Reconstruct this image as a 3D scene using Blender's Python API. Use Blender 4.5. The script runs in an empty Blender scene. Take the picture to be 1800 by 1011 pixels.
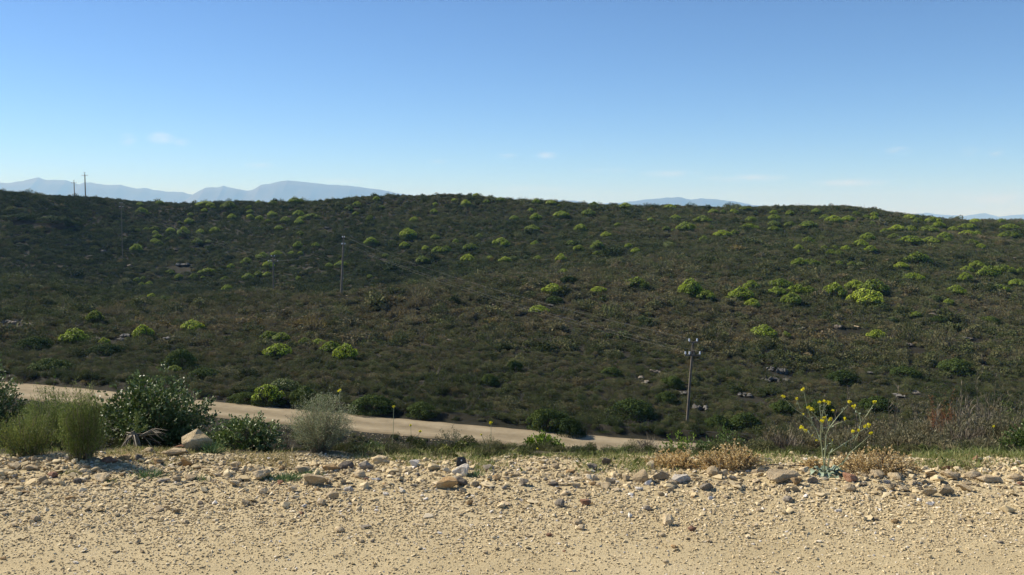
import bpy, bmesh, math, random
import numpy as np
from mathutils import Vector, Matrix, noise as mnoise
R = math.radians
rng = np.random.default_rng(7)
random.seed(7)
scene = bpy.context.scene

# ------------------------------------------------------------------ camera
F = 1650.0                      # focal length in photo pixels (1800 wide)
CAMZ = 1.6
PITCH = math.atan(105.5 / F)
cd = bpy.data.cameras.new('camera')
cam = bpy.data.objects.new('camera', cd)
scene.collection.objects.link(cam)
cam.location = (0, 0, CAMZ)
cam.rotation_euler = (R(90) - PITCH, 0, 0)
cd.sensor_width = 36.0
cd.lens = 36.0 * F / 1800.0
cd.clip_start = 0.05
cd.clip_end = 90000
scene.camera = cam

# ------------------------------------------------------------------ light
SKYK = (5.1, 4.85, 4.55)
SUN_AZ, SUN_EL = -64.0, 39.0    # degrees left of the view direction, above horizon
world = bpy.data.worlds.new('World')
scene.world = world
world.use_nodes = True
wn, wl = world.node_tree.nodes, world.node_tree.links
wn.clear()
wout = wn.new('ShaderNodeOutputWorld')
wbg = wn.new('ShaderNodeBackground')
sky = wn.new('ShaderNodeTexSky')
sky.sky_type = 'NISHITA'
sky.sun_disc = False
sky.sun_elevation = R(SUN_EL)
sky.sun_rotation = R(SUN_AZ)
sky.altitude = 2500
sky.air_density = 0.8
sky.dust_density = 0.0
sky.ozone_density = 6.0
wbg.inputs['Strength'].default_value = 0.13
sd = bpy.data.lights.new('sun', 'SUN')
sd.energy = 5
sd.angle = R(0.53)
sd.color = (1.0, 0.94, 0.83)
sun = bpy.data.objects.new('sun', sd)
scene.collection.objects.link(sun)
sdir = Vector((math.sin(R(SUN_AZ)) * math.cos(R(SUN_EL)), math.cos(R(SUN_AZ)) * math.cos(R(SUN_EL)), math.sin(R(SUN_EL))))
sun.rotation_euler = sdir.to_track_quat('Z', 'Y').to_euler()
sun.location = (-30, 20, 40)
scene.view_settings.view_transform = 'Standard'
scene.view_settings.look = 'None'
scene.view_settings.gamma = 1
scene.view_settings.exposure = 0.62
scene.render.engine = 'CYCLES'
cy = scene.cycles
cy.max_bounces = 6; cy.diffuse_bounces = 3; cy.glossy_bounces = 2; cy.transmission_bounces = 3
cy.volume_bounces = 2; cy.transparent_max_bounces = 4
cy.use_denoising = True
cy.sample_clamp_indirect = 6
cy.caustics_reflective = False; cy.caustics_refractive = False

# ------------------------------------------------------------------ pixel <-> world helpers (used to read positions off the photo)
sp_, cp_ = math.sin(PITCH), math.cos(PITCH)
def pv(py):
    t = (505.5 - py) / F
    return (t * cp_ - sp_) / (cp_ + t * sp_)
def ps(px, v):
    return (px - 900.0) / F * (cp_ - v * sp_)
def at(px, py, Y):
    v = pv(py)
    return Vector((ps(px, v) * Y, Y, CAMZ + v * Y))

# wisps of cloud in the sky, by direction
def dirpx(px, py):
    return at(px, py, 1.0) - Vector((0, 0, CAMZ))
tc = wn.new('ShaderNodeTexCoord')
wispsum = None
def wmath(op, a, b=None, clamp=False):
    n = wn.new('ShaderNodeMath'); n.operation = op; n.use_clamp = clamp
    for i, v in enumerate((a, b)):
        if v is None: continue
        if isinstance(v, (int, float)): n.inputs[i].default_value = v
        else: wl.new(v, n.inputs[i])
    return n.outputs[0]
wnoise = wn.new('ShaderNodeTexNoise'); wnoise.inputs['Scale'].default_value = 34; wnoise.inputs['Detail'].default_value = 7
wnoise.inputs['Roughness'].default_value = 0.62
wmp = wn.new('ShaderNodeMapping'); wmp.inputs['Scale'].default_value = (1, 1, 3.2)
wl.new(tc.outputs['Generated'], wmp.inputs['Vector']); wl.new(wmp.outputs[0], wnoise.inputs['Vector'])
for (px, py, rx, rz, a) in [(283, 243, 24, 12, .8), (224, 245, 16, 12, .45), (318, 250, 16, 8, .35), (962, 273, 22, 8, .75), (893, 273, 20, 6, .45),
                            (1580, 265, 24, 8, .7), (1705, 266, 16, 8, .6), (1750, 267, 14, 8, .55), (1180, 305, 60, 8, .45), (1310, 313, 80, 8, .6),
                            (1490, 321, 70, 8, .6), (455, 290, 30, 7, .35), (1750, 350, 70, 10, .4), (930, 332, 90, 8, .3), (770, 284, 20, 5, .3),
                            (1060, 300, 50, 6, .3), (600, 318, 60, 6, .3)]:
    d = dirpx(px, py); d.normalize()
    q = wn.new('ShaderNodeVectorMath'); q.operation = 'SUBTRACT'; q.inputs[1].default_value = d
    wl.new(tc.outputs['Generated'], q.inputs[0])
    m = wn.new('ShaderNodeVectorMath'); m.operation = 'MULTIPLY'; m.inputs[1].default_value = (F / rx, F / rx, F / rz)
    wl.new(q.outputs[0], m.inputs[0])
    ln = wn.new('ShaderNodeVectorMath'); ln.operation = 'LENGTH'; wl.new(m.outputs[0], ln.inputs[0])
    b = wmath('MULTIPLY', wmath('SUBTRACT', 1.0, ln.outputs['Value'], True), a)
    wispsum = b if wispsum is None else wmath('ADD', wispsum, b)
nz = wmath('MULTIPLY', wmath('SUBTRACT', wnoise.outputs['Fac'], 0.36, True), 5.0, True)
fac = wmath('MULTIPLY', wispsum, nz, True)
wmix = wn.new('ShaderNodeMix'); wmix.data_type = 'RGBA'
wl.new(wmath('MULTIPLY', fac, 0.5), wmix.inputs[0])
vm1 = wn.new('ShaderNodeVectorMath'); vm1.operation = 'MULTIPLY'; vm1.inputs[1].default_value = (.1716,) * 3
gm = wn.new('ShaderNodeGamma'); gm.inputs['Gamma'].default_value = 1.3
vm2 = wn.new('ShaderNodeVectorMath'); vm2.operation = 'MULTIPLY'; vm2.inputs[1].default_value = SKYK
wl.new(sky.outputs[0], vm1.inputs[0]); wl.new(vm1.outputs[0], gm.inputs['Color']); wl.new(gm.outputs[0], vm2.inputs[0])
wl.new(vm2.outputs[0], wmix.inputs[6]); wmix.inputs[7].default_value = (6.6, 6.5, 6.5, 1)
wl.new(wmix.outputs[2], wbg.inputs['Color'])
wl.new(wbg.outputs[0], wout.inputs['Surface'])

# ------------------------------------------------------------------ noise
def vnoise(x, y, seed=0):
    x = np.asarray(x, float); y = np.asarray(y, float)
    xi = np.floor(x).astype(np.int64); yi = np.floor(y).astype(np.int64)
    fx = x - xi; fy = y - yi
    fx = fx * fx * (3 - 2 * fx); fy = fy * fy * (3 - 2 * fy)
    def h(a, b):
        n = (a * 374761393 + b * 668265263 + seed * 1442695041) & 0xffffffff
        n = ((n ^ (n >> 13)) * 1274126177) & 0xffffffff
        n = n ^ (n >> 16)
        return (n & 0xffff) / 65535.0
    return (h(xi, yi) * (1 - fx) + h(xi + 1, yi) * fx) * (1 - fy) + (h(xi, yi + 1) * (1 - fx) + h(xi + 1, yi + 1) * fx) * fy
def fbm(x, y, seed=0, oct=4):
    a, s, t = 1.0, 0.0, 0.0
    for o in range(oct):
        s += a * (vnoise(x * 2 ** o, y * 2 ** o, seed + o * 17) - 0.5); t += a; a *= 0.5
    return s / t * 2

# ------------------------------------------------------------------ terrain height
def zat(py, Y):
    return CAMZ + pv(py) * Y
def sat(px):
    return (px - 900.0) / F
RX = np.array([-1500, -300, 0, 400, 900, 1150, 1800, 3300])
RD = np.array([92, 80, 76, 70, 68, 67.5, 67, 66])
RY = np.array([640, 655, 684, 722.5, 768, 789, 826, 860])
KC = np.array([-600, 0, 300, 600, 900, 1200, 1500, 1800, 2500])
KD = np.array([[86, 112, 150, 185, 220, 245, 275, 300, 330],
               [84, 110, 150, 180, 215, 248, 282, 310, 345],
               [84, 110, 150, 175, 215, 250, 290, 330, 360],
               [80, 110, 135, 152, 190, 225, 270, 310, 335],
               [76, 100, 130, 165, 195, 225, 265, 300, 330],
               [76, 100, 130, 165, 200, 235, 265, 300, 330],
               [76, 100, 130, 165, 200, 235, 265, 300, 325],
               [76, 100, 130, 165, 200, 235, 265, 295, 320],
               [76, 100, 130, 165, 200, 235, 265, 295, 320]], float)
KY = np.array([[645, 590, 525, 480, 495, 460, 400, 350, 310],
               [664, 606, 535, 497, 512, 486, 430, 375, 336],
               [684, 618, 556, 528, 538, 515, 460, 400, 361],
               [706, 620, 555, 518, 536, 505, 440, 385, 350],
               [744, 654, 564, 486, 486, 463, 425, 383, 351],
               [764, 674, 580, 504, 464, 434, 410, 384, 367],
               [776, 694, 600, 518, 467, 434, 412, 386, 366],
               [786, 706, 615, 535, 482, 440, 420, 402, 393],
               [790, 716, 625, 545, 495, 455, 435, 420, 412]], float)
RGX = np.array([-600, 0, 60, 100, 150, 200, 260, 340, 400, 450, 520, 560, 620, 700, 760, 800, 850, 900, 1000, 1060, 1120, 1200, 1320, 1400, 1480, 1540, 1600, 1640, 1690, 1760, 1800, 2500])
RGY = np.array([315, 333, 337, 341, 346, 350, 354, 358, 356, 354, 352, 350, 347, 345, 345, 343, 343, 349, 355, 359, 362, 364, 365, 364, 363, 366, 374, 380, 387, 388, 390, 400]) + 4.0
def pchip(x, y, xq):
    h = np.diff(x); d = np.diff(y) / h
    m = np.zeros_like(y)
    m[0], m[-1] = d[0], d[-1]
    for i in range(1, len(x) - 1):
        if d[i - 1] * d[i] > 0:
            w1 = 2 * h[i] + h[i - 1]; w2 = h[i] + 2 * h[i - 1]
            m[i] = (w1 + w2) / (w1 / d[i - 1] + w2 / d[i])
    k = np.clip(np.searchsorted(x, xq) - 1, 0, len(x) - 2)
    t = (xq - x[k]) / h[k]
    return ((2 * t**3 - 3 * t**2 + 1) * y[k] + (t**3 - 2 * t**2 + t) * h[k] * m[k] + (-2 * t**3 + 3 * t**2) * y[k + 1] + (t**3 - t**2) * h[k] * m[k + 1])
def smooth_interp(x, xs, ys):
    return pchip(np.asarray(xs, float), np.asarray(ys, float), np.clip(x, xs[0], xs[-1]))
TC = np.arange(-600, 2501, 20.0)
TL = np.linspace(math.log(6.0), math.log(40000), 1500)
TT = np.zeros((len(TC), len(TL)))
def crest_y(px):     # where the near verge tips over
    return np.interp(px, [-600, 0, 450, 700, 1100, 1300, 2500], [7.5, 7.5, 7.3, 7.5, 7.2, 7.0, 7.0])
for i, c in enumerate(TC):
    rd = smooth_interp(c, RX, RD); ry = smooth_interp(c, RX, RY)
    zr = zat(ry, rd)
    kd = np.array([smooth_interp(c, KC, KD[:, k]) for k in range(9)])
    ky = np.array([smooth_interp(c, KC, KY[:, k]) for k in range(9)])
    ky[8] = np.interp(c, RGX, RGY)
    ky[7] = max(ky[7], ky[8] + 6)
    kz = np.array([zat(a, b) for a, b in zip(ky, kd)])
    near = [(5.0, 0), (6.2, 0.0), (6.6, -0.03), (7.1, -0.12), (7.6, -0.29), (8.3, -.62), (10, -1.4), (16, -4.75), (30, -8.6), (rd - 8, zr - 0.9), (rd - 3.6, zr - 0.12), (rd + 3.4, zr + 0.10), (rd + 4.6, zr + 0.55)]
    pts = near + [(a, b) for a, b in zip(kd, kz)] + [(kd[8] + 35, kz[8] - 1.5), (kd[8] + 150, kz[8] - 30), (1200, -90), (3000, -120), (40000, -120)]
    px_, pz_ = np.array(pts).T
    TT[i] = pchip(px_, pz_, np.exp(TL))
def hgt(X, Y):
    X = np.asarray(X, float); Y = np.asarray(Y, float)
    Ys = np.maximum(Y, 6.05)
    c = X / Ys * F + 900
    fi = np.clip((c - TC[0]) / 20.0, 0, len(TC) - 1.001)
    fj = np.clip((np.log(Ys) - TL[0]) / (TL[1] - TL[0]), 0, len(TL) - 1.001)
    i0 = fi.astype(int); j0 = fj.astype(int); a = fi - i0; b = fj - j0
    z = (TT[i0, j0] * (1 - a) + TT[i0 + 1, j0] * a) * (1 - b) + (TT[i0, j0 + 1] * (1 - a) + TT[i0 + 1, j0 + 1] * a) * b
    z = np.where(Y < 6.1, 0.0, z)
    rd = np.interp(c, RX, RD)
    k = np.clip((np.abs(Y - rd) - 4.0) / 8, 0, 1) * np.clip((Y - 12) / 20, 0, 1)
    z = z + k * (fbm(X / 22, Y / 22, 3, 3) * 1.1 + fbm(X / 5.5, Y / 5.5, 9, 2) * 0.28) * np.clip(1 - (Y - 700) / 400, 0, 1)
    # close verge: lumpy bank of stony soil
    n = np.clip((Y - 5.9) / 0.5, 0, 1) * np.clip((13 - Y) / 5, 0, 1)
    z = z + n * (0.03 * fbm(X * 1.1, Y * 1.1, 21, 3) + 0.02 * fbm(X * 5, Y * 5, 22, 2) + 0.0)
    left = np.clip((-0.4 - X / 2.2), 0, 1)
    z = z + n * left * 0.02
    return z
def ray_ground(px, py, y0=5.0, y1=2000.0):
    v = pv(py); s = ps(px, v)
    Ys = np.exp(np.linspace(math.log(y0), math.log(y1), 5000))
    g = hgt(s * Ys, Ys) - (CAMZ + v * Ys)
    k = np.argmax(g >= 0)
    if g[k] < 0: return None
    Y = Ys[k]
    return Vector((s * Y, Y, float(hgt(s * Y, Y))))

# ------------------------------------------------------------------ object helpers
def link(o):
    scene.collection.objects.link(o); return o
def tag(o, label=None, cat=None, group=None, kind=None):
    if label: o['label'] = label
    if cat: o['category'] = cat
    if group: o['group'] = group
    if kind: o['kind'] = kind
    return o
def empty(name, loc=(0, 0, 0), rz=0):
    o = bpy.data.objects.new(name, None); o.location = loc; o.rotation_euler = (0, 0, rz); o.empty_display_size = 0.2
    return link(o)
class MB:
    def __init__(s): s.v = []; s.f = []; s.m = []; s.n = 0; s.sm = []
    def add(s, V, Fc, mat=0, smooth=False):
        V = np.asarray(V, float).reshape(-1, 3); Fc = np.asarray(Fc, int)
        s.v.append(V); s.f.append((Fc + s.n)); s.m.append(np.full(len(Fc), mat)); s.sm.append(np.full(len(Fc), smooth)); s.n += len(V)
    def mesh(s, name, mats):
        V = np.concatenate(s.v)
        me = bpy.data.meshes.new(name)
        nf = sum(len(f) for f in s.f)
        tot = np.concatenate([np.full(len(f), f.shape[1]) for f in s.f])
        loops = np.concatenate([f.ravel() for f in s.f])
        me.vertices.add(len(V)); me.vertices.foreach_set('co', V.ravel())
        me.loops.add(len(loops)); me.loops.foreach_set('vertex_index', loops)
        me.polygons.add(nf)
        me.polygons.foreach_set('loop_start', np.concatenate([[0], np.cumsum(tot)[:-1]]))
        me.polygons.foreach_set('loop_total', tot)
        me.polygons.foreach_set('material_index', np.concatenate(s.m))
        me.polygons.foreach_set('use_smooth', np.concatenate(s.sm))
        me.update(calc_edges=True)
        for m in (mats if isinstance(mats, (list, tuple)) else [mats]): me.materials.append(m)
        return me
    def obj(s, name, mats, parent=None, loc=None):
        o = bpy.data.objects.new(name, s.mesh(name, mats)); link(o)
        if parent: o.parent = parent
        if loc is not None: o.location = loc
        return o
def nrm(a):
    return a / np.maximum(np.linalg.norm(a, axis=-1, keepdims=True), 1e-9)
def leaves(mb, P, A, L, W, mat=0, roll=None, fold=False, curl=0.0):
    """diamond leaves: start P, long axis A (unit), length L, width W"""
    n = len(P); A = nrm(A)
    Q = nrm(np.cross(A, nrm(rng.normal(size=(n, 3))) if roll is None else roll))
    L = np.broadcast_to(L, n)[:, None]; W = np.broadcast_to(W, n)[:, None]
    N = np.cross(A, Q)
    if not fold:
        V = np.stack([P, P + A * L * .5 + Q * W * .5, P + A * L - N * L * curl, P + A * L * .5 - Q * W * .5], 1)
        mb.add(V.reshape(-1, 3), np.arange(4 * n).reshape(n, 4), mat)
    else:     # obovate leaf folded along its midrib
        V = np.stack([P, P + A * L * .35 + Q * W * .38 + N * W * .12, P + A * L * .75 + Q * W * .5 + N * W * .16, P + A * L,
                      P + A * L * .75 - Q * W * .5 + N * W * .16, P + A * L * .35 - Q * W * .38 + N * W * .12], 1)
        base = np.arange(n)[:, None] * 6
        Fc = np.concatenate([base + np.array([[0, 1, 2, 3]]), base + np.array([[0, 3, 4, 5]])])
        mb.add(V.reshape(-1, 3), Fc, mat)
def tube(mb, pts, r0, r1=None, seg=5, mat=0):
    pts = [np.asarray(p, float) for p in pts]; n = len(pts)
    r1 = r0 if r1 is None else r1
    V = []; up = np.array([0.13, 0.31, 0.94])
    for i, p in enumerate(pts):
        d = pts[min(i + 1, n - 1)] - pts[max(i - 1, 0)]; d = d / max(np.linalg.norm(d), 1e-9)
        a = np.cross(d, up if abs(d @ up) < .9 else np.array([1., 0, 0])); a /= np.linalg.norm(a); b = np.cross(d, a)
        r = r0 + (r1 - r0) * i / (n - 1)
        for k in range(seg):
            t = 2 * math.pi * k / seg
            V.append(p + r * (math.cos(t) * a + math.sin(t) * b))
    Fc = [[i * seg + k, i * seg + (k + 1) % seg, (i + 1) * seg + (k + 1) % seg, (i + 1) * seg + k] for i in range(n - 1) for k in range(seg)]
    mb.add(V, Fc, mat, True)
    if seg > 3:
        mb.add([V[(n - 1) * seg + k] for k in range(seg)], [list(range(seg))], mat)
        mb.add([V[k] for k in range(seg)], [list(range(seg))[::-1]], mat)
def box(mb, c, sx, sy, sz, mat=0, rot=None):
    V = np.array([[x, y, z] for x in (-.5, .5) for y in (-.5, .5) for z in (-.5, .5)]) * (sx, sy, sz)
    if rot is not None: V = V @ np.array(rot.to_3x3()).T
    mb.add(V + np.asarray(c), [[0, 1, 3, 2], [4, 6, 7, 5], [0, 4, 5, 1], [2, 3, 7, 6], [0, 2, 6, 4], [1, 5, 7, 3]], mat)

# ------------------------------------------------------------------ materials
def newmat(name):
    m = bpy.data.materials.new(name); m.use_nodes = True
    nt = m.node_tree; nt.nodes.clear()
    return m, nt.nodes, nt.links
def ramp(nodes, stops, interp='LINEAR'):
    r = nodes.new('ShaderNodeValToRGB'); cr = r.color_ramp; cr.interpolation = interp
    while len(cr.elements) < len(stops): cr.elements.new(0.5)
    for e, (p, c) in zip(cr.elements, stops): e.position = p; e.color = (*c, 1)
    return r
def leaf_mat(name, stops, rough=.6, trans=.25, src='random', spec=.3, nscale=None):
    """foliage: colour picked per plant (random) or from the scatter's species value, with small leaf to leaf variation"""
    m, n, l = newmat(name)
    out = n.new('ShaderNodeOutputMaterial')
    r = ramp(n, stops)
    if src == 'tint':
        a = n.new('ShaderNodeAttribute'); a.attribute_type = 'INSTANCER'; a.attribute_name = 'tint'; base = a.outputs['Fac']
    else:
        a = n.new('ShaderNodeObjectInfo'); base = a.outputs['Random']
    g = n.new('ShaderNodeNewGeometry')
    mm = n.new('ShaderNodeMath'); mm.operation = 'MULTIPLY_ADD'; mm.inputs[1].default_value = 0.34 if src == 'tint' else .5; 
    l.new(g.outputs['Random Per Island'], mm.inputs[0])
    ms = n.new('ShaderNodeMath'); ms.operation = 'SUBTRACT'; ms.inputs[1].default_value = 0.17 if src == 'tint' else .25
    if src == 'leaf':
        l.new(g.outputs['Random Per Island'], r.inputs[0])
    else:
        l.new(base, ms.inputs[0]); l.new(ms.outputs[0], mm.inputs[2]); l.new(mm.outputs[0], r.inputs[0])
    hs = n.new('ShaderNodeHueSaturation')
    v = n.new('ShaderNodeMapRange'); v.inputs['To Min'].default_value = .86 if src == 'tint' else .75; v.inputs['To Max'].default_value = 1.15 if src == 'tint' else 1.3
    oi2 = n.new('ShaderNodeObjectInfo'); v2 = n.new('ShaderNodeMapRange'); v2.inputs['To Min'].default_value = .76 if src == 'tint' else .85; v2.inputs['To Max'].default_value = 1.32 if src == 'tint' else 1.18
    vm = n.new('ShaderNodeMath'); vm.operation = 'MULTIPLY'; l.new(oi2.outputs['Random'], v2.inputs['Value']); l.new(v.outputs[0], vm.inputs[0]); l.new(v2.outputs[0], vm.inputs[1])
    l.new(g.outputs['Random Per Island'], v.inputs['Value']); l.new(vm.outputs[0], hs.inputs['Value']); l.new(r.outputs[0], hs.inputs['Color'])
    p = n.new('ShaderNodeBsdfPrincipled'); p.inputs['Roughness'].default_value = rough
    p.inputs['Specular IOR Level'].default_value = spec
    l.new(hs.outputs[0], p.inputs['Base Color'])
    if trans > 0:
        t = n.new('ShaderNodeBsdfTranslucent'); l.new(hs.outputs[0], t.inputs['Color'])
        mx = n.new('ShaderNodeMixShader'); mx.inputs[0].default_value = trans
        l.new(p.outputs[0], mx.inputs[1]); l.new(t.outputs[0], mx.inputs[2]); l.new(mx.outputs[0], out.inputs[0])
    else: l.new(p.outputs[0], out.inputs[0])
    return m
def rock_mat(name, c0, c1, c2, scale=9.0, bump=.5):
    m, n, l = newmat(name)
    out = n.new('ShaderNodeOutputMaterial'); p = n.new('ShaderNodeBsdfPrincipled'); p.inputs['Roughness'].default_value = .9
    p.inputs['Specular IOR Level'].default_value = .2
    tcn = n.new('ShaderNodeTexCoord'); oi = n.new('ShaderNodeObjectInfo')
    ad = n.new('ShaderNodeVectorMath'); ad.operation = 'ADD'
    l.new(tcn.outputs['Object'], ad.inputs[0])
    sc = n.new('ShaderNodeMath'); sc.operation = 'MULTIPLY'; sc.inputs[1].default_value = 40; l.new(oi.outputs['Random'], sc.inputs[0]); l.new(sc.outputs[0], ad.inputs[1])
    t1 = n.new('ShaderNodeTexNoise'); t1.inputs['Scale'].default_value = scale * .22; t1.inputs['Detail'].default_value = 6; l.new(ad.outputs[0], t1.inputs['Vector'])
    t2 = n.new('ShaderNodeTexNoise'); t2.inputs['Scale'].default_value = scale; t2.inputs['Detail'].default_value = 8; t2.inputs['Roughness'].default_value = .7; l.new(ad.outputs[0], t2.inputs['Vector'])
    r = ramp(n, [(.3, c0), (.52, c1), (.75, c2)]); l.new(t1.outputs['Fac'], r.inputs[0])
    hs = n.new('ShaderNodeHueSaturation'); mr = n.new('ShaderNodeMapRange'); mr.inputs['To Min'].default_value = .72; mr.inputs['To Max'].default_value = 1.15
    l.new(oi.outputs['Random'], mr.inputs['Value']); l.new(mr.outputs[0], hs.inputs['Value']); l.new(r.outputs[0], hs.inputs['Color'])
    l.new(hs.outputs[0], p.inputs['Base Color'])
    b = n.new('ShaderNodeBump'); b.inputs['Strength'].default_value = bump; b.inputs['Distance'].default_value = .15
    l.new(t2.outputs['Fac'], b.inputs['Height']); l.new(b.outputs[0], p.inputs['Normal'])
    l.new(p.outputs[0], out.inputs[0])
    return m
def plain(name, col, rough=.7, metal=0.0, var=.25, nscale=20):
    m, n, l = newmat(name)
    out = n.new('ShaderNodeOutputMaterial'); p = n.new('ShaderNodeBsdfPrincipled'); p.inputs['Roughness'].default_value = rough; p.inputs['Metallic'].default_value = metal
    tcn = n.new('ShaderNodeTexCoord'); t = n.new('ShaderNodeTexNoise'); t.inputs['Scale'].default_value = nscale; t.inputs['Detail'].default_value = 5
    l.new(tcn.outputs['Object'], t.inputs['Vector'])
    r = ramp(n, [(.3, tuple(c * (1 - var) for c in col)), (.7, tuple(min(1, c * (1 + var)) for c in col))]); l.new(t.outputs['Fac'], r.inputs[0])
    l.new(r.outputs[0], p.inputs['Base Color']); l.new(p.outputs[0], out.inputs[0])
    return m

def soil_mat(name, near):
    m, n, l = newmat(name)
    out = n.new('ShaderNodeOutputMaterial'); p = n.new('ShaderNodeBsdfPrincipled'); p.inputs['Roughness'].default_value = .95; p.inputs['Specular IOR Level'].default_value = .15
    tcn = n.new('ShaderNodeTexCoord')
    def noi(s, d=6, ro=.6, vec=None):
        t = n.new('ShaderNodeTexNoise'); t.inputs['Scale'].default_value = s; t.inputs['Detail'].default_value = d; t.inputs['Roughness'].default_value = ro
        l.new(vec or tcn.outputs['Object'], t.inputs['Vector']); return t.outputs['Fac']
    if near:
        r1 = ramp(n, [(.3, (.42, .335, .185)), (.5, (.49, .40, .23)), (.7, (.56, .465, .285))]); l.new(noi(1.3), r1.inputs[0])
        r2 = ramp(n, [(.35, (.25, .205, .125)), (.55, (.44, .365, .22)), (.8, (.58, .50, .34))]); l.new(noi(60, 8, .75), r2.inputs[0])
        mx = n.new('ShaderNodeMix'); mx.data_type = 'RGBA'; mx.inputs[0].default_value = .45
        l.new(r1.outputs[0], mx.inputs[6]); l.new(r2.outputs[0], mx.inputs[7]); l.new(mx.outputs[2], p.inputs['Base Color'])
        b = n.new('ShaderNodeBump'); b.inputs['Strength'].default_value = .7; b.inputs['Distance'].default_value = .012
        l.new(noi(85, 8, .7), b.inputs['Height']); l.new(b.outputs[0], p.inputs['Normal'])
    else:
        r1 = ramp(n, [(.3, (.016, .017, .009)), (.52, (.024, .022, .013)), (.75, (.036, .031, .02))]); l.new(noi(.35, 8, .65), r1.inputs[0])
        r2 = ramp(n, [(.3, (.24, .2, .11)), (.7, (.40, .335, .19))]); l.new(noi(6, 8, .7), r2.inputs[0])
        # stony roadside soil within a few metres of the upper road, litter covered soil beyond
        sx = n.new('ShaderNodeSeparateXYZ'); l.new(tcn.outputs['Object'], sx.inputs[0])
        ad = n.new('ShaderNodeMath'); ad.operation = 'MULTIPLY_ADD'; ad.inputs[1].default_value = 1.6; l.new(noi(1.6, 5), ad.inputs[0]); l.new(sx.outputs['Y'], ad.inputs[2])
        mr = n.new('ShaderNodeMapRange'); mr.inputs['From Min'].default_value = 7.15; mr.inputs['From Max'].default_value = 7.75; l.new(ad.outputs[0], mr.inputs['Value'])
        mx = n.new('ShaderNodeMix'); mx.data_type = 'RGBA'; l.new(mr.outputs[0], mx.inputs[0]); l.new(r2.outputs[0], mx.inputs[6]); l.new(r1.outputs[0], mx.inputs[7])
        l.new(mx.outputs[2], p.inputs['Base Color'])
        b = n.new('ShaderNodeBump'); b.inputs['Strength'].default_value = .8; b.inputs['Distance'].default_value = .05
        l.new(noi(14, 8, .7), b.inputs['Height']); l.new(b.outputs[0], p.inputs['Normal'])
    l.new(p.outputs[0], out.inputs[0])
    return m
M = {}
M['soil'] = soil_mat('hill_soil', False)
M['gravelroad'] = soil_mat('gravel_road_surface', True)
M['scrub'] = leaf_mat('scrub_leaf', [(0, (.036, .054, .018)), (.2, (.078, .098, .032)), (.42, (.122, .132, .050)), (.58, (.148, .142, .066)), (.72, (.172, .155, .086)), (.84, (.178, .148, .08)), (.95, (.175, .13, .06)), (1, (.21, .17, .05))], trans=.15, src='tint', spec=.08, rough=.8)
M['twig'] = plain('scrub_twig', (.10, .085, .07), .9)
M['bract'] = leaf_mat('yellow_green_bract', [(0, (.20, .27, .016)), (.5, (.28, .37, .02)), (1, (.37, .44, .028))], trans=.3, rough=.5)
M['bushleaf'] = leaf_mat('bush_leaf', [(0, (.04, .062, .010)), (.5, (.065, .09, .014)), (1, (.095, .12, .018))], trans=.15)
M['darkleaf'] = leaf_mat('dark_shrub_leaf', [(0, (.035, .06, .013)), (.5, (.055, .085, .02)), (1, (.09, .12, .028))], trans=.15, spec=.1, rough=.8)
M['wood'] = plain('weathered_wood', (.15, .125, .095), .85, nscale=6)
M['bark'] = plain('bark', (.10, .075, .055), .9)
M['porcelain'] = plain('insulator_porcelain', (.75, .76, .78), .15, var=.03)
M['steel'] = plain('galvanised_steel', (.45, .46, .47), .4, .8, var=.1)
M['wire'] = plain('wire', (.12, .12, .12), .5, .5)

# ------------------------------------------------------------------ ground sheet
def grid_mesh(name, Xg, Yg, Z, mat):
    ny, nx = Xg.shape
    V = np.stack([Xg, Yg, Z], -1).reshape(-1, 3)
    idx = np.arange(ny * nx).reshape(ny, nx)
    Fc = np.stack([idx[:-1, :-1], idx[:-1, 1:], idx[1:, 1:], idx[1:, :-1]], -1).reshape(-1, 4)
    mb = MB(); mb.add(V, Fc, 0, True); return mb.obj(name, mat)
ys = np.concatenate([np.linspace(-14, 5.6, 12), np.arange(5.8, 9, .06), np.exp(np.linspace(math.log(9.1), math.log(520), 430)), np.exp(np.linspace(math.log(560), math.log(30000), 26))])
us = np.concatenate([np.linspace(-1.6, -.62, 14)[:-1], np.linspace(-.62, .62, 520), np.linspace(.62, 1.6, 14)[1:]])
U, YG = np.meshgrid(us, ys)
XG = U * (YG + 16)
# concentrate near columns on what is in front of the camera
ZG = hgt(XG, YG)
t = np.clip((YG - 5.95) / .35, 0, 1)
ZG = ZG - 0.10 * (1 - t)
g = grid_mesh('ground', XG, YG, ZG, M['soil'])
tag(g, 'scrub covered hillside soil falling from the road and rising to the ridge', 'ground', kind='structure')

def road_h(X, Y):
    z = 0.012 * fbm(X * .7, Y * 1.1, 41, 3) + 0.008 * fbm(X * 4, Y * 4, 42, 3)
    z += 0.02 * np.clip((Y - 5.3) / .6, 0, 1) * (0.6 + fbm(X * 1.7, Y * 2.1, 44, 3))
    e = 6.35 + .22 * fbm(X * .8, 3.3, 43, 3)
    return z - 0.16 * np.clip((Y - e) / .4, 0, 1)
xs = np.concatenate([np.linspace(-40, -6, 35)[:-1], np.linspace(-6, 6, 560), np.linspace(6, 40, 35)[1:]])
ys = np.concatenate([np.linspace(-12, 3.2, 30)[:-1], np.linspace(3.2, 7.0, 230)])
XG, YG = np.meshgrid(xs, ys)
g = grid_mesh('gravel_road', XG, YG, road_h(XG, YG), M['gravelroad'])
tag(g, 'pale sandy gravel road surface across the bottom of the picture', 'road', kind='structure')

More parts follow.
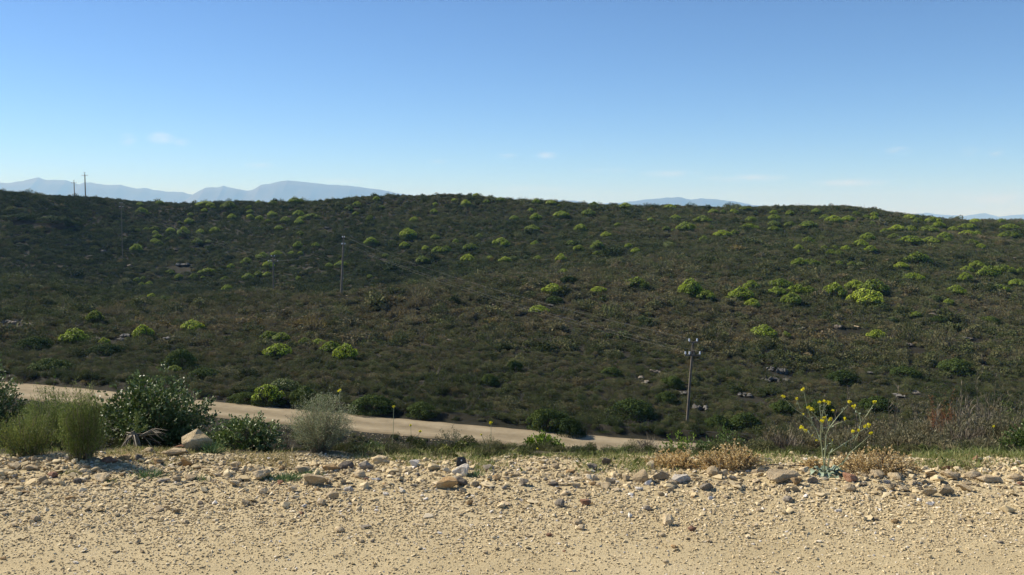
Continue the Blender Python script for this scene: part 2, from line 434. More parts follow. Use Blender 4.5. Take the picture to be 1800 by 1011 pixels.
# lower dirt road across the slope
RC = np.linspace(-560, 2460, 300)
def road_pts(c):
    rd = float(smooth_interp(c, RX, RD)); s = sat(c); return s * rd, rd
ctr = np.array([road_pts(c) for c in RC])
tang = np.gradient(ctr, axis=0); tang /= np.linalg.norm(tang, axis=1, keepdims=True)
nr = np.stack([-tang[:, 1], tang[:, 0]], 1)
offs = np.linspace(-1, 1, 15)
PX = np.zeros((len(RC), 15)); PY = PX.copy(); PZ = PX.copy()
for j, o in enumerate(offs):
    wj = 2.75 + .22 * fbm(RC / 60 * 3, RC * 0 + o, 61, 3)
    PX[:, j] = ctr[:, 0] + nr[:, 0] * o * wj; PY[:, j] = ctr[:, 1] + nr[:, 1] * o * wj
PZ = hgt(PX, PY) + .07
PZ -= .035 * (np.exp(-((np.abs(offs) - .38) / .12) ** 2))[None, :] * (1 + fbm(PX / 6, PY / 6, 66, 2)); PZ[:, 0] -= .2; PZ[:, -1] -= .2
m, n, l = newmat('dirt_road_surface')
out = n.new('ShaderNodeOutputMaterial'); p = n.new('ShaderNodeBsdfPrincipled'); p.inputs['Roughness'].default_value = .95; p.inputs['Specular IOR Level'].default_value = .1
tcn = n.new('ShaderNodeTexCoord'); t1 = n.new('ShaderNodeTexNoise'); t1.inputs['Scale'].default_value = .6; t1.inputs['Detail'].default_value = 9; t1.inputs['Roughness'].default_value = .7
l.new(tcn.outputs['Object'], t1.inputs['Vector'])
r = ramp(n, [(.3, (.22, .18, .115)), (.5, (.29, .24, .155)), (.72, (.36, .30, .2))]); l.new(t1.outputs['Fac'], r.inputs[0])
an = n.new('ShaderNodeAttribute'); an.attribute_name = 'across'
ab = n.new('ShaderNodeMath'); ab.operation = 'MULTIPLY_ADD'; ab.inputs[1].default_value = .35; l.new(t1.outputs['Fac'], ab.inputs[0]); l.new(an.outputs['Fac'], ab.inputs[2])
r3 = ramp(n, [(0, (.62, .6, .55)), (.1, (.85, .83, .8)), (.28, (1.12, 1.12, 1.12)), (.42, (.86, .85, .82)), (.52, (.8, .79, .76)), (.66, (.98, .98, .98)), (.8, (1.12, 1.12, 1.12)), (1, (.66, .63, .58))])
mpn = n.new('ShaderNodeMapRange'); mpn.inputs['From Min'].default_value = -.85; mpn.inputs['From Max'].default_value = 1.2; l.new(ab.outputs[0], mpn.inputs['Value']); l.new(mpn.outputs[0], r3.inputs[0])
mxr = n.new('ShaderNodeMix'); mxr.data_type = 'RGBA'; mxr.blend_type = 'MULTIPLY'; mxr.inputs[0].default_value = 1; l.new(r.outputs[0], mxr.inputs[6]); l.new(r3.outputs[0], mxr.inputs[7]); l.new(mxr.outputs[2], p.inputs['Base Color'])
b = n.new('ShaderNodeBump'); b.inputs['Strength'].default_value = .6; b.inputs['Distance'].default_value = .1; l.new(t1.outputs['Fac'], b.inputs['Height']); l.new(b.outputs[0], p.inputs['Normal'])
l.new(p.outputs[0], out.inputs[0]); M['dirtroad'] = m
g = grid_mesh('dirt_road', PX, PY, PZ, M['dirtroad'])
at_ = g.data.attributes.new('across', 'FLOAT', 'POINT'); at_.data.foreach_set('value', np.tile(offs, len(RC)))
tag(g, 'pale dirt road crossing the slope below the verge', 'road', kind='structure')

# ------------------------------------------------------------------ mountains
M['mountain'] = plain('mountain_rock', (.06, .065, .06), .95, nscale=.0006)
def mountain(sil, D, depth, seed, label):
    xs_ = np.arange(sil[0][0], sil[-1][0] + .1, 2.5)
    yy = np.interp(xs_, [a for a, b in sil], [b for a, b in sil]) - 1.0 + .9 * fbm(xs_ / 9, xs_ * 0, seed, 3)
    T = np.linspace(-1, 1, 29)
    X = np.zeros((len(T), len(xs_))); Y = X.copy(); Z = X.copy()
    for j, t in enumerate(T):
        Yj = D + t * depth * (1 + .0 * xs_)
        top = np.array([zat(v, D) for v in yy])
        X[j] = sat(xs_) * D + 0 * Yj; Y[j] = Yj
        prof = (1 - abs(t)) ** 1.25
        rid = 1 - .35 * (1 - prof) * (0.5 + fbm(xs_ / 22 + t * .8, xs_ * 0 + t * 3, seed + 5, 4)) * (abs(t) > .01)
        Z[j] = -160 + (top + 160) * prof * rid
    o = grid_mesh('mountain', X, Y, Z, M['mountain'])
    tag(o, label, 'mountain', kind='structure')
mountain([(-420, 352), (-300, 338), (-180, 330), (-100, 326), (0, 322), (20, 323), (45, 319), (62, 315), (72, 313), (88, 318), (100, 317), (120, 318), (135, 323), (143, 325), (152, 322), (165, 322), (185, 326), (215, 326), (235, 331), (245, 333), (255, 331), (275, 335), (300, 338), (325, 339), (342, 344), (360, 352), (380, 366)], 21000, 2600, 3, 'long hazy blue mountain range behind the left ridge')
mountain([(300, 366), (330, 352), (342, 343), (352, 337), (365, 331), (385, 330), (396, 327), (402, 330), (412, 332), (435, 336), (441, 336), (450, 333), (461, 326), (480, 323), (490, 321), (508, 318), (525, 320), (545, 322), (580, 326), (620, 328), (650, 332), (670, 334), (700, 341), (740, 347), (800, 352), (900, 356), (990, 353), (1010, 354), (1060, 361), (1120, 366)], 19000, 2600, 8, 'hazy blue mountain with a flat summit beyond the ridge')
mountain([(980, 366), (1040, 361), (1110, 355), (1150, 350), (1190, 347), (1203, 350), (1213, 352), (1230, 350), (1250, 351), (1290, 355), (1320, 361), (1400, 372), (1440, 380)], 18000, 2200, 14, 'low rounded blue mountain beyond the middle of the ridge')
mountain([(1500, 396), (1560, 385), (1600, 379), (1625, 375), (1640, 377), (1665, 379), (1690, 381), (1705, 378), (1730, 376), (1745, 380), (1752, 382), (1775, 379), (1800, 378), (1860, 376), (1950, 380), (2100, 376), (2300, 392)], 23000, 2600, 21, 'faint jagged blue mountains at the right edge behind the hill')

# ------------------------------------------------------------------ haze: the air between camera and mountains
mb = MB(); box(mb, (0, 14500, 470), 42000, 33000, 1250)
m, n, l = newmat('haze_air')
out = n.new('ShaderNodeOutputMaterial'); pv_ = n.new('ShaderNodeVolumePrincipled')
pv_.inputs['Color'].default_value = (.30, .60, 1.0, 1)
pv_.inputs['Absorption Color'].default_value = (1, 1, 1, 1)
pv_.inputs['Density'].default_value = 0.85e-4
pv_.inputs['Anisotropy'].default_value = 0.0
l.new(pv_.outputs[0], out.inputs['Volume'])
hz = mb.obj('haze', m); tag(hz, 'thin blue air haze between the hills and the mountains', 'haze', kind='stuff')
hz.display_type = 'WIRE'

# ------------------------------------------------------------------ scatter (for what nobody could count)
def scatter(name, P, rot, scl, idx, tint, protos, label, cat):
    me = bpy.data.meshes.new(name); n_ = len(P)
    me.vertices.add(n_); me.vertices.foreach_set('co', np.asarray(P, float).ravel())
    for nm, typ, val in (('rot', 'FLOAT_VECTOR', rot), ('scl', 'FLOAT_VECTOR', scl), ('idx', 'INT', idx), ('tint', 'FLOAT', tint)):
        a = me.attributes.new(nm, typ, 'POINT')
        a.data.foreach_set('vector' if typ == 'FLOAT_VECTOR' else 'value', np.asarray(val).ravel())
    o = link(bpy.data.objects.new(name, me))
    col = bpy.data.collections.new(name + '_kinds')
    for i, (pm) in enumerate(protos):
        po = bpy.data.objects.new('%s_kind_%02d' % (name, i), pm); col.objects.link(po)
    ng = bpy.data.node_groups.new(name + '_scatter', 'GeometryNodeTree')
    ng.interface.new_socket('Geometry', in_out='INPUT', socket_type='NodeSocketGeometry')
    ng.interface.new_socket('Geometry', in_out='OUTPUT', socket_type='NodeSocketGeometry')
    N, L = ng.nodes, ng.links
    gi = N.new('NodeGroupInput'); go = N.new('NodeGroupOutput')
    ci = N.new('GeometryNodeCollectionInfo'); ci.inputs['Collection'].default_value = col
    ci.inputs['Separate Children'].default_value = True; ci.inputs['Reset Children'].default_value = True
    ip = N.new('GeometryNodeInstanceOnPoints'); ip.inputs['Pick Instance'].default_value = True
    def attr(nm, dt):
        a = N.new('GeometryNodeInputNamedAttribute'); a.data_type = dt; a.inputs['Name'].default_value = nm
        return a.outputs['Attribute']
    L.new(gi.outputs[0], ip.inputs['Points']); L.new(ci.outputs[0], ip.inputs['Instance'])
    L.new(attr('idx', 'INT'), ip.inputs['Instance Index'])
    er = N.new('FunctionNodeEulerToRotation'); L.new(attr('rot', 'FLOAT_VECTOR'), er.inputs[0]); L.new(er.outputs[0], ip.inputs['Rotation'])
    L.new(attr('scl', 'FLOAT_VECTOR'), ip.inputs['Scale'])
    L.new(ip.outputs[0], go.inputs[0])
    md = o.modifiers.new('scatter', 'NODES'); md.node_group = ng
    tag(o, label, cat, kind='stuff')
    return o

# ------------------------------------------------------------------ scrub prototypes (unit radius)
def scrub_proto(i, n_, leafL, style):
    mb = MB()
    k = rng.integers(3, 6)
    cen = np.stack([rng.uniform(-.45, .45, k), rng.uniform(-.45, .45, k), rng.uniform(.0, .35, k)], 1); rad = rng.uniform(.35, .62, k)
    c = rng.integers(0, k, n_)
    d = nrm(rng.normal(size=(n_, 3))); d[:, 2] = np.abs(d[:, 2]) * 1.0
    if style == 'round':
        P = cen[c] + d * rad[c][:, None] * rng.uniform(.55, 1.0, (n_, 1)) * (1, 1, 1.05)
        A = nrm(nrm(np.cross(d, rng.normal(size=(n_, 3)))) + d * .6 + (0, 0, .3))
        leaves(mb, P, A, leafL * rng.uniform(.7, 1.3, n_), leafL * .75 * rng.uniform(.7, 1.3, n_), roll=nrm(d + rng.normal(size=(n_, 3)) * .5))
    elif style == 'upright':   # tall narrow shoots
        r_ = rng.uniform(0, .6, n_) ** .7; a = rng.uniform(0, 6.283, n_)
        z = rng.uniform(0, 1.0, n_) * (1.05 - r_ * .7)
        P = np.stack([r_ * np.cos(a) * (.6 + z * .6), r_ * np.sin(a) * (.6 + z * .6), z], 1)
        A = nrm(np.stack([P[:, 0] * .5, P[:, 1] * .5, np.full(n_, .9)], 1) + rng.normal(size=(n_, 3)) * .28)
        leaves(mb, P, A, leafL * rng.uniform(.8, 1.5, n_), leafL * .26 * rng.uniform(.7, 1.3, n_))
    else:                      # low broken mat with twigs
        P = cen[c] * (1.3, 1.3, .5) + d * rad[c][:, None] * rng.uniform(.4, 1.0, (n_, 1)) * (1, 1, .55)
        A = nrm(d + rng.normal(size=(n_, 3)) * .8 + (0, 0, .3))
        leaves(mb, P, A, leafL * rng.uniform(.6, 1.6, n_), leafL * .4 * rng.uniform(.6, 1.3, n_))
    for _ in range(7):
        a = rng.uniform(0, 6.283); r_ = rng.uniform(.2, .7); top = np.array([r_ * math.cos(a), r_ * math.sin(a), rng.uniform(.5, 1.0)])
        tube(mb, [(0, 0, -.1), top * .5 + rng.normal(size=3) * .05, top], .02, .006, 3, 1)
    return mb.mesh('scrub_kind', [M['scrub'], M['twig']])
far_protos = [scrub_proto(i, 380, .15, st) for i, st in enumerate(['round', 'round', 'upright', 'mat', 'round', 'mat', 'upright', 'round'])]
near_protos = [scrub_proto(i, 1700, .068, st) for i, st in enumerate(['round', 'round', 'upright', 'mat', 'round', 'mat', 'upright', 'round'])]

ROCKS_PX = [  # pale rock outcrops on the hillside: x, y, width, height in the photo
    (20, 565, 44, 8, 'pale'), (52, 569, 30, 5, 'pale'), (213, 597, 30, 7, 'grey'), (222, 588, 26, 8, 'grey'), (176, 594, 20, 4, 'pale'), (295, 594, 20, 5, 'grey'), (310, 592, 26, 3, 'pale'),
    (1128, 664, 14, 6, 'pale'), (1152, 653, 26, 4, 'pale'), (1135, 672, 24, 4, 'pale'), (1375, 650, 34, 15, 'grey'), (1358, 664, 36, 12, 'grey'), (1385, 668, 24, 8, 'grey'), (1345, 668, 20, 6, 'grey'),
    (1580, 694, 26, 8, 'grey'), (1610, 690, 22, 5, 'pale'), (1598, 604, 16, 9, 'bluish'), (1476, 573, 14, 10, 'bluish'), (1640, 552, 24, 5, 'bluish'), (1700, 594, 30, 5, 'pale'),
    (1385, 621, 9, 4, 'white'), (1421, 622, 9, 4, 'white'), (1447, 582, 8, 4, 'white'), (1408, 577, 10, 5, 'pale'), (1517, 601, 10, 4, 'pale'), (1504, 574, 8, 3, 'white'),
    (1225, 714, 22, 12, 'grey'), (1240, 716, 14, 12, 'grey'), (1310, 694, 40, 6, 'grey'), (1202, 691, 24, 5, 'grey'), (1355, 648, 24, 5, 'grey'), (1530, 655, 10, 6, 'grey'),
    (655, 383, 10, 10, 'grey'), (735, 463, 14, 5, 'grey'), (545, 471, 16, 6, 'grey'), (321, 464, 34, 7, 'grey'), (229, 466, 10, 4, 'pale'), (181, 440, 8, 5, 'grey'), (158, 450, 10, 3, 'pale'),
    (489, 514, 12, 4, 'pale'), (611, 520, 6, 3, 'white'), (575, 400, 18, 3, 'grey'), (476, 545, 14, 3, 'pale'), (504, 543, 14, 3, 'pale'), (790, 598, 12, 3, 'pale'), (866, 536, 4, 3, 'white'),
    (1022, 523, 10, 3, 'pale'), (968, 537, 14, 4, 'grey'), (1558, 456, 10, 3, 'white'), (1519, 472, 8, 3, 'white'), (1373, 482, 10, 3, 'pale'), (1775, 452, 10, 3, 'pale'), (1575, 456, 10, 3, 'pale'), (365, 432, 16, 3, 'grey'), (400, 444, 12, 4, 'grey'), (310, 437, 12, 4, 'grey')]
rock_xy = []
for (x, y, w, h, c) in ROCKS_PX:
    g_ = ray_ground(x, y + h / 2)
    if g_ is not None: rock_xy.append((g_.x, g_.y, w * g_.y / F))

BUSH = """246,359,12 249,372,19,11 261,376,10 281,356,12 360,353,28,9 370,360,14 375,365,10 402,361,26 359,370,11 335,377,9 333,389,15 316,392,8 408,382,15 438,365,12 440,372,12 439,381,14
241,405,10 257,403,11 272,402,13 273,409,10 300,405,14 323,408,22,14 352,408,14 378,405,18,10 277,416,14 272,424,14 279,428,15 295,420,9 240,437,20,13 347,426,18,10 367,425,10 434,460,24 406,469,14
299,478,15 315,487,15,8 341,486,16,9 366,477,28,10 357,488,8 396,490,14 437,487,20,10 400,507,18,10 240,493,12 252,490,10 262,498,12 249,500,11 266,521,16,9 249,525,14 479,357,15 455,356,10 518,348,20,9 528,353,14
479,377,16 456,384,16,10 471,388,9 525,376,18 548,380,24,9 529,384,12 503,386,18 526,391,16 490,401,14 528,411,14 613,367,15,8 628,359,14 625,376,10 650,385,14,9 662,350,12 671,365,12 728,386,16 717,412,26,15
652,425,23,14 711,431,18,10 688,427,10 765,417,16 748,437,14 770,440,22,11 784,440,18,12 801,425,12 827,435,27,12 742,457,24,14 880,427,28,15 843,415,13 822,455,24 861,454,12 888,457,22,10 819,358,18,10
765,360,10 763,372,12 799,352,10 837,344,14 855,354,12 880,351,14 524,432,18,10 555,431,14 487,446,20,10 461,451,22 472,466,22 455,482,16 470,482,14 513,445,12 528,446,10 600,452,9 600,465,22,10 578,467,14 678,450,12
525,490,12 650,486,12 942,355,14 968,356,20,9 983,362,8 1043,355,18,8 1099,357,24,10 1035,374,22,12 987,377,30,12 942,382,20 933,370,10 904,384,16 935,402,24,9 1020,402,22 1066,413,18 1086,395,12 1187,382,18,8
1206,400,32,14 1235,386,28,13 1247,400,18,9 1183,405,7 1171,402,12 1143,387,12 1178,364,20,7 1254,372,16 1271,373,12 1289,373,16 1310,362,22,8 1320,386,18 1316,400,30,10 1270,411,28,12 1291,409,14 1238,421,16 1176,432,28,10p
1003,428,18 1017,438,22,10 1050,432,24,18 1049,446,12 1105,433,14 1118,441,18 940,429,16 986,455,20,12 903,455,14p 925,452,10p 945,455,14 990,479,20,9 1010,479,9 1209,478,14p 972,508,34,17 1053,510,28,10 1118,498,42,20
1214,508,38,27 1236,519,37,16 1321,502,28,14 1303,518,40,19 1322,534,28,13 1277,526,14 1360,373,14 1388,375,14 1361,382,20 1434,372,15 1361,394,24,10 1361,402,24,9 1388,396,22,10 1421,395,26,11 1450,383,18
1465,386,26 1491,386,22,9 1505,375,12 1523,382,12 1537,377,12 1537,384,14 1532,394,12 1599,383,24,9 1613,389,18 1640,388,28,11 1650,396,20 1555,406,14 1577,403,30,11 1600,403,22 1632,404,30,12 1675,403,16 1700,399,30,9
1700,411,26,9 1717,412,16 1775,400,26,9 1775,414,34,12 1715,385,20,8 1760,386,15 1795,393,10 1661,415,26,14 1666,422,16 1390,425,12 1420,424,24,10 1443,419,12 1512,429,26,12 1525,417,22 1571,417,18 1600,421,38,14
1635,423,30,12 1530,439,22,10 1404,437,16,9 1421,443,10 1449,438,16 1460,444,22,9 1467,436,12 1486,437,16 1475,446,16 1708,428,20 1724,434,16 1405,462,26,13 1425,462,30,13 1445,467,18,8p 1475,464,14 1497,465,14 1512,465,14p
1584,468,28,13 1612,457,40,20 1604,487,36,14 1697,489,26,15 1700,474,22,12 1717,465,22 1738,480,34,18 1763,475,36,16 1795,477,20,12 1680,511,32,17 1757,507,30,12 1787,498,30,12 1370,499,38,15 1365,513,30,12 1402,510,36,15
1422,512,26,13 1391,527,37,20 1466,513,38,22 1502,502,34,18 1535,504,48,24 1523,522,60,28 1642,525,24,10p 1668,531,18,10 1610,554,22,11 1541,589,32,15 1341,583,44,22 1382,590,18,10 1568,562,16,11p 13,543,12 167,558,32,20
130,592,46,24 252,585,34,20 339,573,38,19 184,602,20 225,598,12p 306,649,26,10 474,590,30,13 495,594,28,12 489,616,50,21 537,601,22,9 560,602,26,10 583,610,36,17 608,622,40,24 470,692,56,30 500,678,50,18p 947,544,36,14 1128,563,22,13p"""
DARK = """318,624,60,44 360,655,70,24 965,732,78,44 1000,745,60,40 905,640,34,30 1180,668,50,26 1170,695,44,28 1112,712,90,40 1262,738,50,30 1310,735,60,40 1375,712,50,30 535,690,60,34 560,700,70,30 655,705,90,34 740,715,60,30 860,665,40,20 1075,650,40,18
185,612,70,22 60,600,70,30 90,640,90,30 430,696,60,20 1480,660,60,26 1590,650,60,26 1680,640,70,28 1440,712,60,34 1540,705,70,34 290,524,40,12 720,415,30,14 1000,490,34,14 975,525,36,14 1650,560,40,16 1735,560,50,18 95,385,70,14 30,380,60,14 130,392,30,10"""
bush_xy = []
for txt_ in (BUSH, DARK):
    for tok in txt_.split():
        v_ = [float(t_) for t_ in tok.rstrip('p').split(',')]
        g_ = ray_ground(v_[0], v_[1] + (v_[3] if len(v_) > 3 else v_[2] * .55) / 2, 66)
        if g_ is not None and g_.y < 600: bush_xy.append((g_.x, g_.y, v_[2] * g_.y / F / 2))
def lower_road_dist(X, Y):
    c = X / Y * F + 900
    return np.abs(Y - np.interp(c, RX, RD))
def field(n_, y0, y1, umax, power=1.0):
    """uniform on the ground between two distances"""
    Y = np.sqrt(rng.uniform(y0 ** 2, y1 ** 2, n_)); X = rng.uniform(-umax, umax, n_) * Y
    return X, Y
def scrub_field(name, X, Y, smin, smax, protos, label):
    keep = (lower_road_dist(X, Y) > 3.25 + rng.uniform(0, .7, len(X)))
    gap = fbm(X / 7, Y / 7, 71, 3)
    keep &= ~((gap < -.5) & (rng.uniform(size=len(X)) < .4))
    for (rx, ry, rw) in rock_xy:
        keep &= ~((np.abs(X - rx) < rw * .52 + .2) & (Y > ry - 2.2 - rw * .6) & (Y < ry + .5))
    for (bx, by, br_) in bush_xy:
        keep &= ~((np.abs(X - bx) < br_ * .85) & (np.abs(Y - by + .8) < br_ * .8 + .8))
    X = X[keep]; Y = Y[keep]; n_ = len(X)
    Z = hgt(X, Y)
    big = fbm(X / 9, Y / 9, 31, 3)
    s = rng.uniform(smin, smax, n_) * (1 + .35 * big) * rng.lognormal(0, .24, n_) * np.where(rng.uniform(size=n_) < .05, 1.7, 1)
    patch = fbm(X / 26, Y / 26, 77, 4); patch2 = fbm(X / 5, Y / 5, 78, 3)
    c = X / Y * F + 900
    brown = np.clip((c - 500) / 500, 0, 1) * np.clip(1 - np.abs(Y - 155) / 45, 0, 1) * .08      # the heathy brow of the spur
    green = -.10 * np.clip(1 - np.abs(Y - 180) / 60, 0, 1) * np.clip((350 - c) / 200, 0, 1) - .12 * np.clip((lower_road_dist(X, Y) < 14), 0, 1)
    spur = np.clip(1 - np.abs(Y - 140) / 42, 0, 1) * np.clip((c + 200) / 500, 0, 1) * np.clip((1500 - c) / 500, 0, 1)  # spur plants tinted lighter, sunlight put into their colour
    far = np.clip((Y - 190) / 20, 0, 1) * np.clip((1250 - c) / 500, 0, 1)  # far slope and left hollow tinted darker, their shade put into plant colour
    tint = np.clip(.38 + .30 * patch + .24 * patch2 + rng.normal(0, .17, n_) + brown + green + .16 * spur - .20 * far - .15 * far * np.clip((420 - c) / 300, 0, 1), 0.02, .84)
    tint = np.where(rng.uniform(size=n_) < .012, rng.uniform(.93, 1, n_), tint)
    rot = np.stack([rng.normal(0, .12, n_), rng.normal(0, .12, n_), rng.uniform(0, 6.283, n_)], 1)
    scl = np.stack([s, s, s * rng.uniform(.65, 1.15, n_)], 1)
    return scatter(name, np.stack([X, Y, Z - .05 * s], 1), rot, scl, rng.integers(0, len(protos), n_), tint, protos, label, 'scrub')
X1, Y1 = field(14500, 70, 112, .66); k1 = Y1 > np.interp(X1 / Y1 * F + 900, RX, RD); X1 = X1[k1]; Y1 = Y1[k1]
X2, Y2 = field(46000, 112, 240, .66)
X3, Y3 = field(105000, 240, 430, .64)
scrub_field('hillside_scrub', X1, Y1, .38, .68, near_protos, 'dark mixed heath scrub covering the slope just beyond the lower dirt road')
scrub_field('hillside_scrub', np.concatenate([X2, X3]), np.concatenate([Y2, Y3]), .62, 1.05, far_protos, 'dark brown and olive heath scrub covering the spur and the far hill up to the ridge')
X0, Y0 = field(12000, 12, 86, .75)
k0 = (Y0 > 13) & (Y0 < np.interp(X0 / Y0 * F + 900, RX, RD))
scrub_field('embankment_scrub', X0[k0], Y0[k0], .2, .36, near_protos, 'low scrub on the embankment falling from the verge to the dirt road')
# ------------------------------------------------------------------ rock shapes
def rock_shape(k, flat=.55, npts=16):
    r = np.random.default_rng(100 + k)
    P = r.normal(size=(npts, 3)); P /= np.linalg.norm(P, axis=1, keepdims=True); P *= r.uniform(.75, 1.0, (npts, 1)); P *= (1, r.uniform(.6, .95), flat)
    bm = bmesh.new()
    for p in P: bm.verts.new(p)
    res = bmesh.ops.convex_hull(bm, input=bm.verts)
    bmesh.ops.delete(bm, geom=[v for v in bm.verts if not v.link_faces], context='VERTS')
    bmesh.ops.bevel(bm, geom=list(bm.edges), offset=.06, segments=1, affect='EDGES', clamp_overlap=True)
    bmesh.ops.triangulate(bm, faces=bm.faces)
    bmesh.ops.subdivide_edges(bm, edges=list(bm.edges), cuts=1, use_grid_fill=True)
    for v in bm.verts:
        n_ = mnoise.noise(v.co * 2.3 + Vector((k * 7.1, 0, 0))) * .07 + mnoise.noise(v.co * 6 + Vector((0, k * 3.3, 0))) * .025
        v.co += v.co.normalized() * n_
    me = bpy.data.meshes.new('rock_shape'); bm.to_mesh(me); bm.free()
    V = np.array([v.co[:] for v in me.vertices]); Fc = np.array([list(p.vertices) for p in me.polygons])
    bpy.data.meshes.remove(me)
    return V, Fc
SHAPES = {'flat': [rock_shape(k, .32) for k in range(6)], 'blocky': [rock_shape(20 + k, .62, 13) for k in range(6)], 'rounded': [rock_shape(40 + k, .7, 40) for k in range(4)]}
RM = {'boulder': rock_mat('boulder_stone', (.58, .44, .24), (.68, .54, .32), (.74, .62, .42)),
      'pale cream': rock_mat('cream_stone', (.52, .40, .235), (.61, .49, .31), (.67, .57, .40)),
      'tan': rock_mat('tan_stone', (.38, .29, .17), (.47, .37, .23), (.54, .45, .30)),
      'ochre': rock_mat('ochre_stone', (.36, .22, .10), (.46, .31, .15), (.52, .39, .22)),
      'grey': rock_mat('grey_stone', (.24, .205, .155), (.33, .285, .22), (.41, .36, .29)),
      'rust brown': rock_mat('rust_stone', (.24, .12, .07), (.33, .18, .11), (.40, .26, .18)),
      'white': rock_mat('white_stone', (.58, .52, .43), (.68, .62, .52), (.76, .71, .62)),
      'dark grey': rock_mat('dark_stone', (.12, .1, .08), (.17, .145, .115), (.23, .2, .16)),
      'hill': rock_mat('outcrop_rock', (.10, .095, .085), (.14, .135, .12), (.2, .19, .17), 3.0, .8),
      'hillpale': rock_mat('pale_outcrop_rock', (.15, .13, .1), (.21, .185, .145), (.28, .25, .2), 3.0, .8)}
_rm = {}
def rock_mesh(shape, k, mat):
    key = (shape, k, mat)
    if key not in _rm:
        mb = MB(); V, Fc = SHAPES[shape][k]; mb.add(V, Fc); _rm[key] = mb.mesh('stone', RM[mat])
    return _rm[key]

# ------------------------------------------------------------------ hillside rock outcrops
used_labels = {}
def zone_x(px):
    return ('at the far left', 'left of centre', 'in the middle', 'right of centre', 'at the far right')[int(np.clip(px / 360, 0, 4))]
ORD = ['leftmost', 'second from left', 'third from left', 'fourth from left', 'fifth from left', 'sixth from left', 'seventh from left', 'eighth from left', 'ninth from left', 'tenth from left',
       'eleventh from left', 'twelfth from left', 'thirteenth from left', 'fourteenth from left', 'fifteenth from left', 'sixteenth from left', 'seventeenth from left', 'eighteenth from left', 'nineteenth from left', 'twentieth from left']
def label_all(items):
    """items: (object, px, base text). Same text -> numbered across the photo from the left."""
    by = {}
    for o, px, t_ in items: by.setdefault(t_, []).append((px, o))
    for t_, L_ in by.items():
        L_.sort(key=lambda a: a[0])
        for i, (px, o) in enumerate(L_):
            if len(L_) == 1: o['label'] = t_
            elif len(L_) == 2: o['label'] = ('left of two: ', 'right of two: ')[i] + t_
            elif i == len(L_) - 1: o['label'] = 'rightmost of the %s' % t_ if False else t_ + ', rightmost'
            else: o['label'] = t_ + ', ' + (ORD[i] if i < len(ORD) else '%dth from left' % (i + 1))
items = []
for (x, y, w, h, c) in ROCKS_PX:
    g_ = ray_ground(x, y + h / 2)
    if g_ is None: continue
    W = w * g_.y / F; H = h * g_.y / F
    slab = h / w < .35
    mb = MB()
    k = max(2, int(w / 4)); rr = np.random.default_rng(int(x * 7 + y))
    for i in range(k):
        V, Fc = SHAPES['flat' if slab and rr.uniform() < .4 else 'blocky'][rr.integers(0, 6)]
        a = rr.uniform(0, 6.283); sx = W / k * rr.uniform(.9, 1.7); ca, sa = math.cos(a), math.sin(a)
        Vr = V @ np.array([[ca, sa, 0], [-sa, ca, 0], [0, 0, 1]]) * (sx, sx * rr.uniform(1.0, 1.8), max(.16, H * rr.uniform(.5, 1.0)))
        ox = (i - (k - 1) / 2) * W / k * .55 + rr.normal() * .03; oy = rr.uniform(-.5, .5) * (1.3 if slab else .6)
        zz = float(hgt(g_.x + ox, g_.y + oy)) - g_.z
        mb.add(Vr + (ox, oy, zz + .12 + H * .12), Fc)
    mat = {'pale': 'hillpale', 'grey': 'hill', 'bluish': 'dark grey', 'white': 'tan'}[c]
    o = mb.obj('rock_outcrop', RM[mat], loc=g_)
    tag(o, None, 'rock', 'rock outcrops among the hillside scrub')
    where = 'on the far hill' if g_.y > 200 else ('on the spur' if g_.y > 125 else 'above the dirt road')
    col_ = {'pale': 'pale tan', 'grey': 'grey', 'bluish': 'dark grey', 'white': 'small cream'}[c]
    items.append((o, x, '%s %s %s %s' % (col_, 'rock ledge' if slab else 'rocks', where, zone_x(x))))
label_all(items)

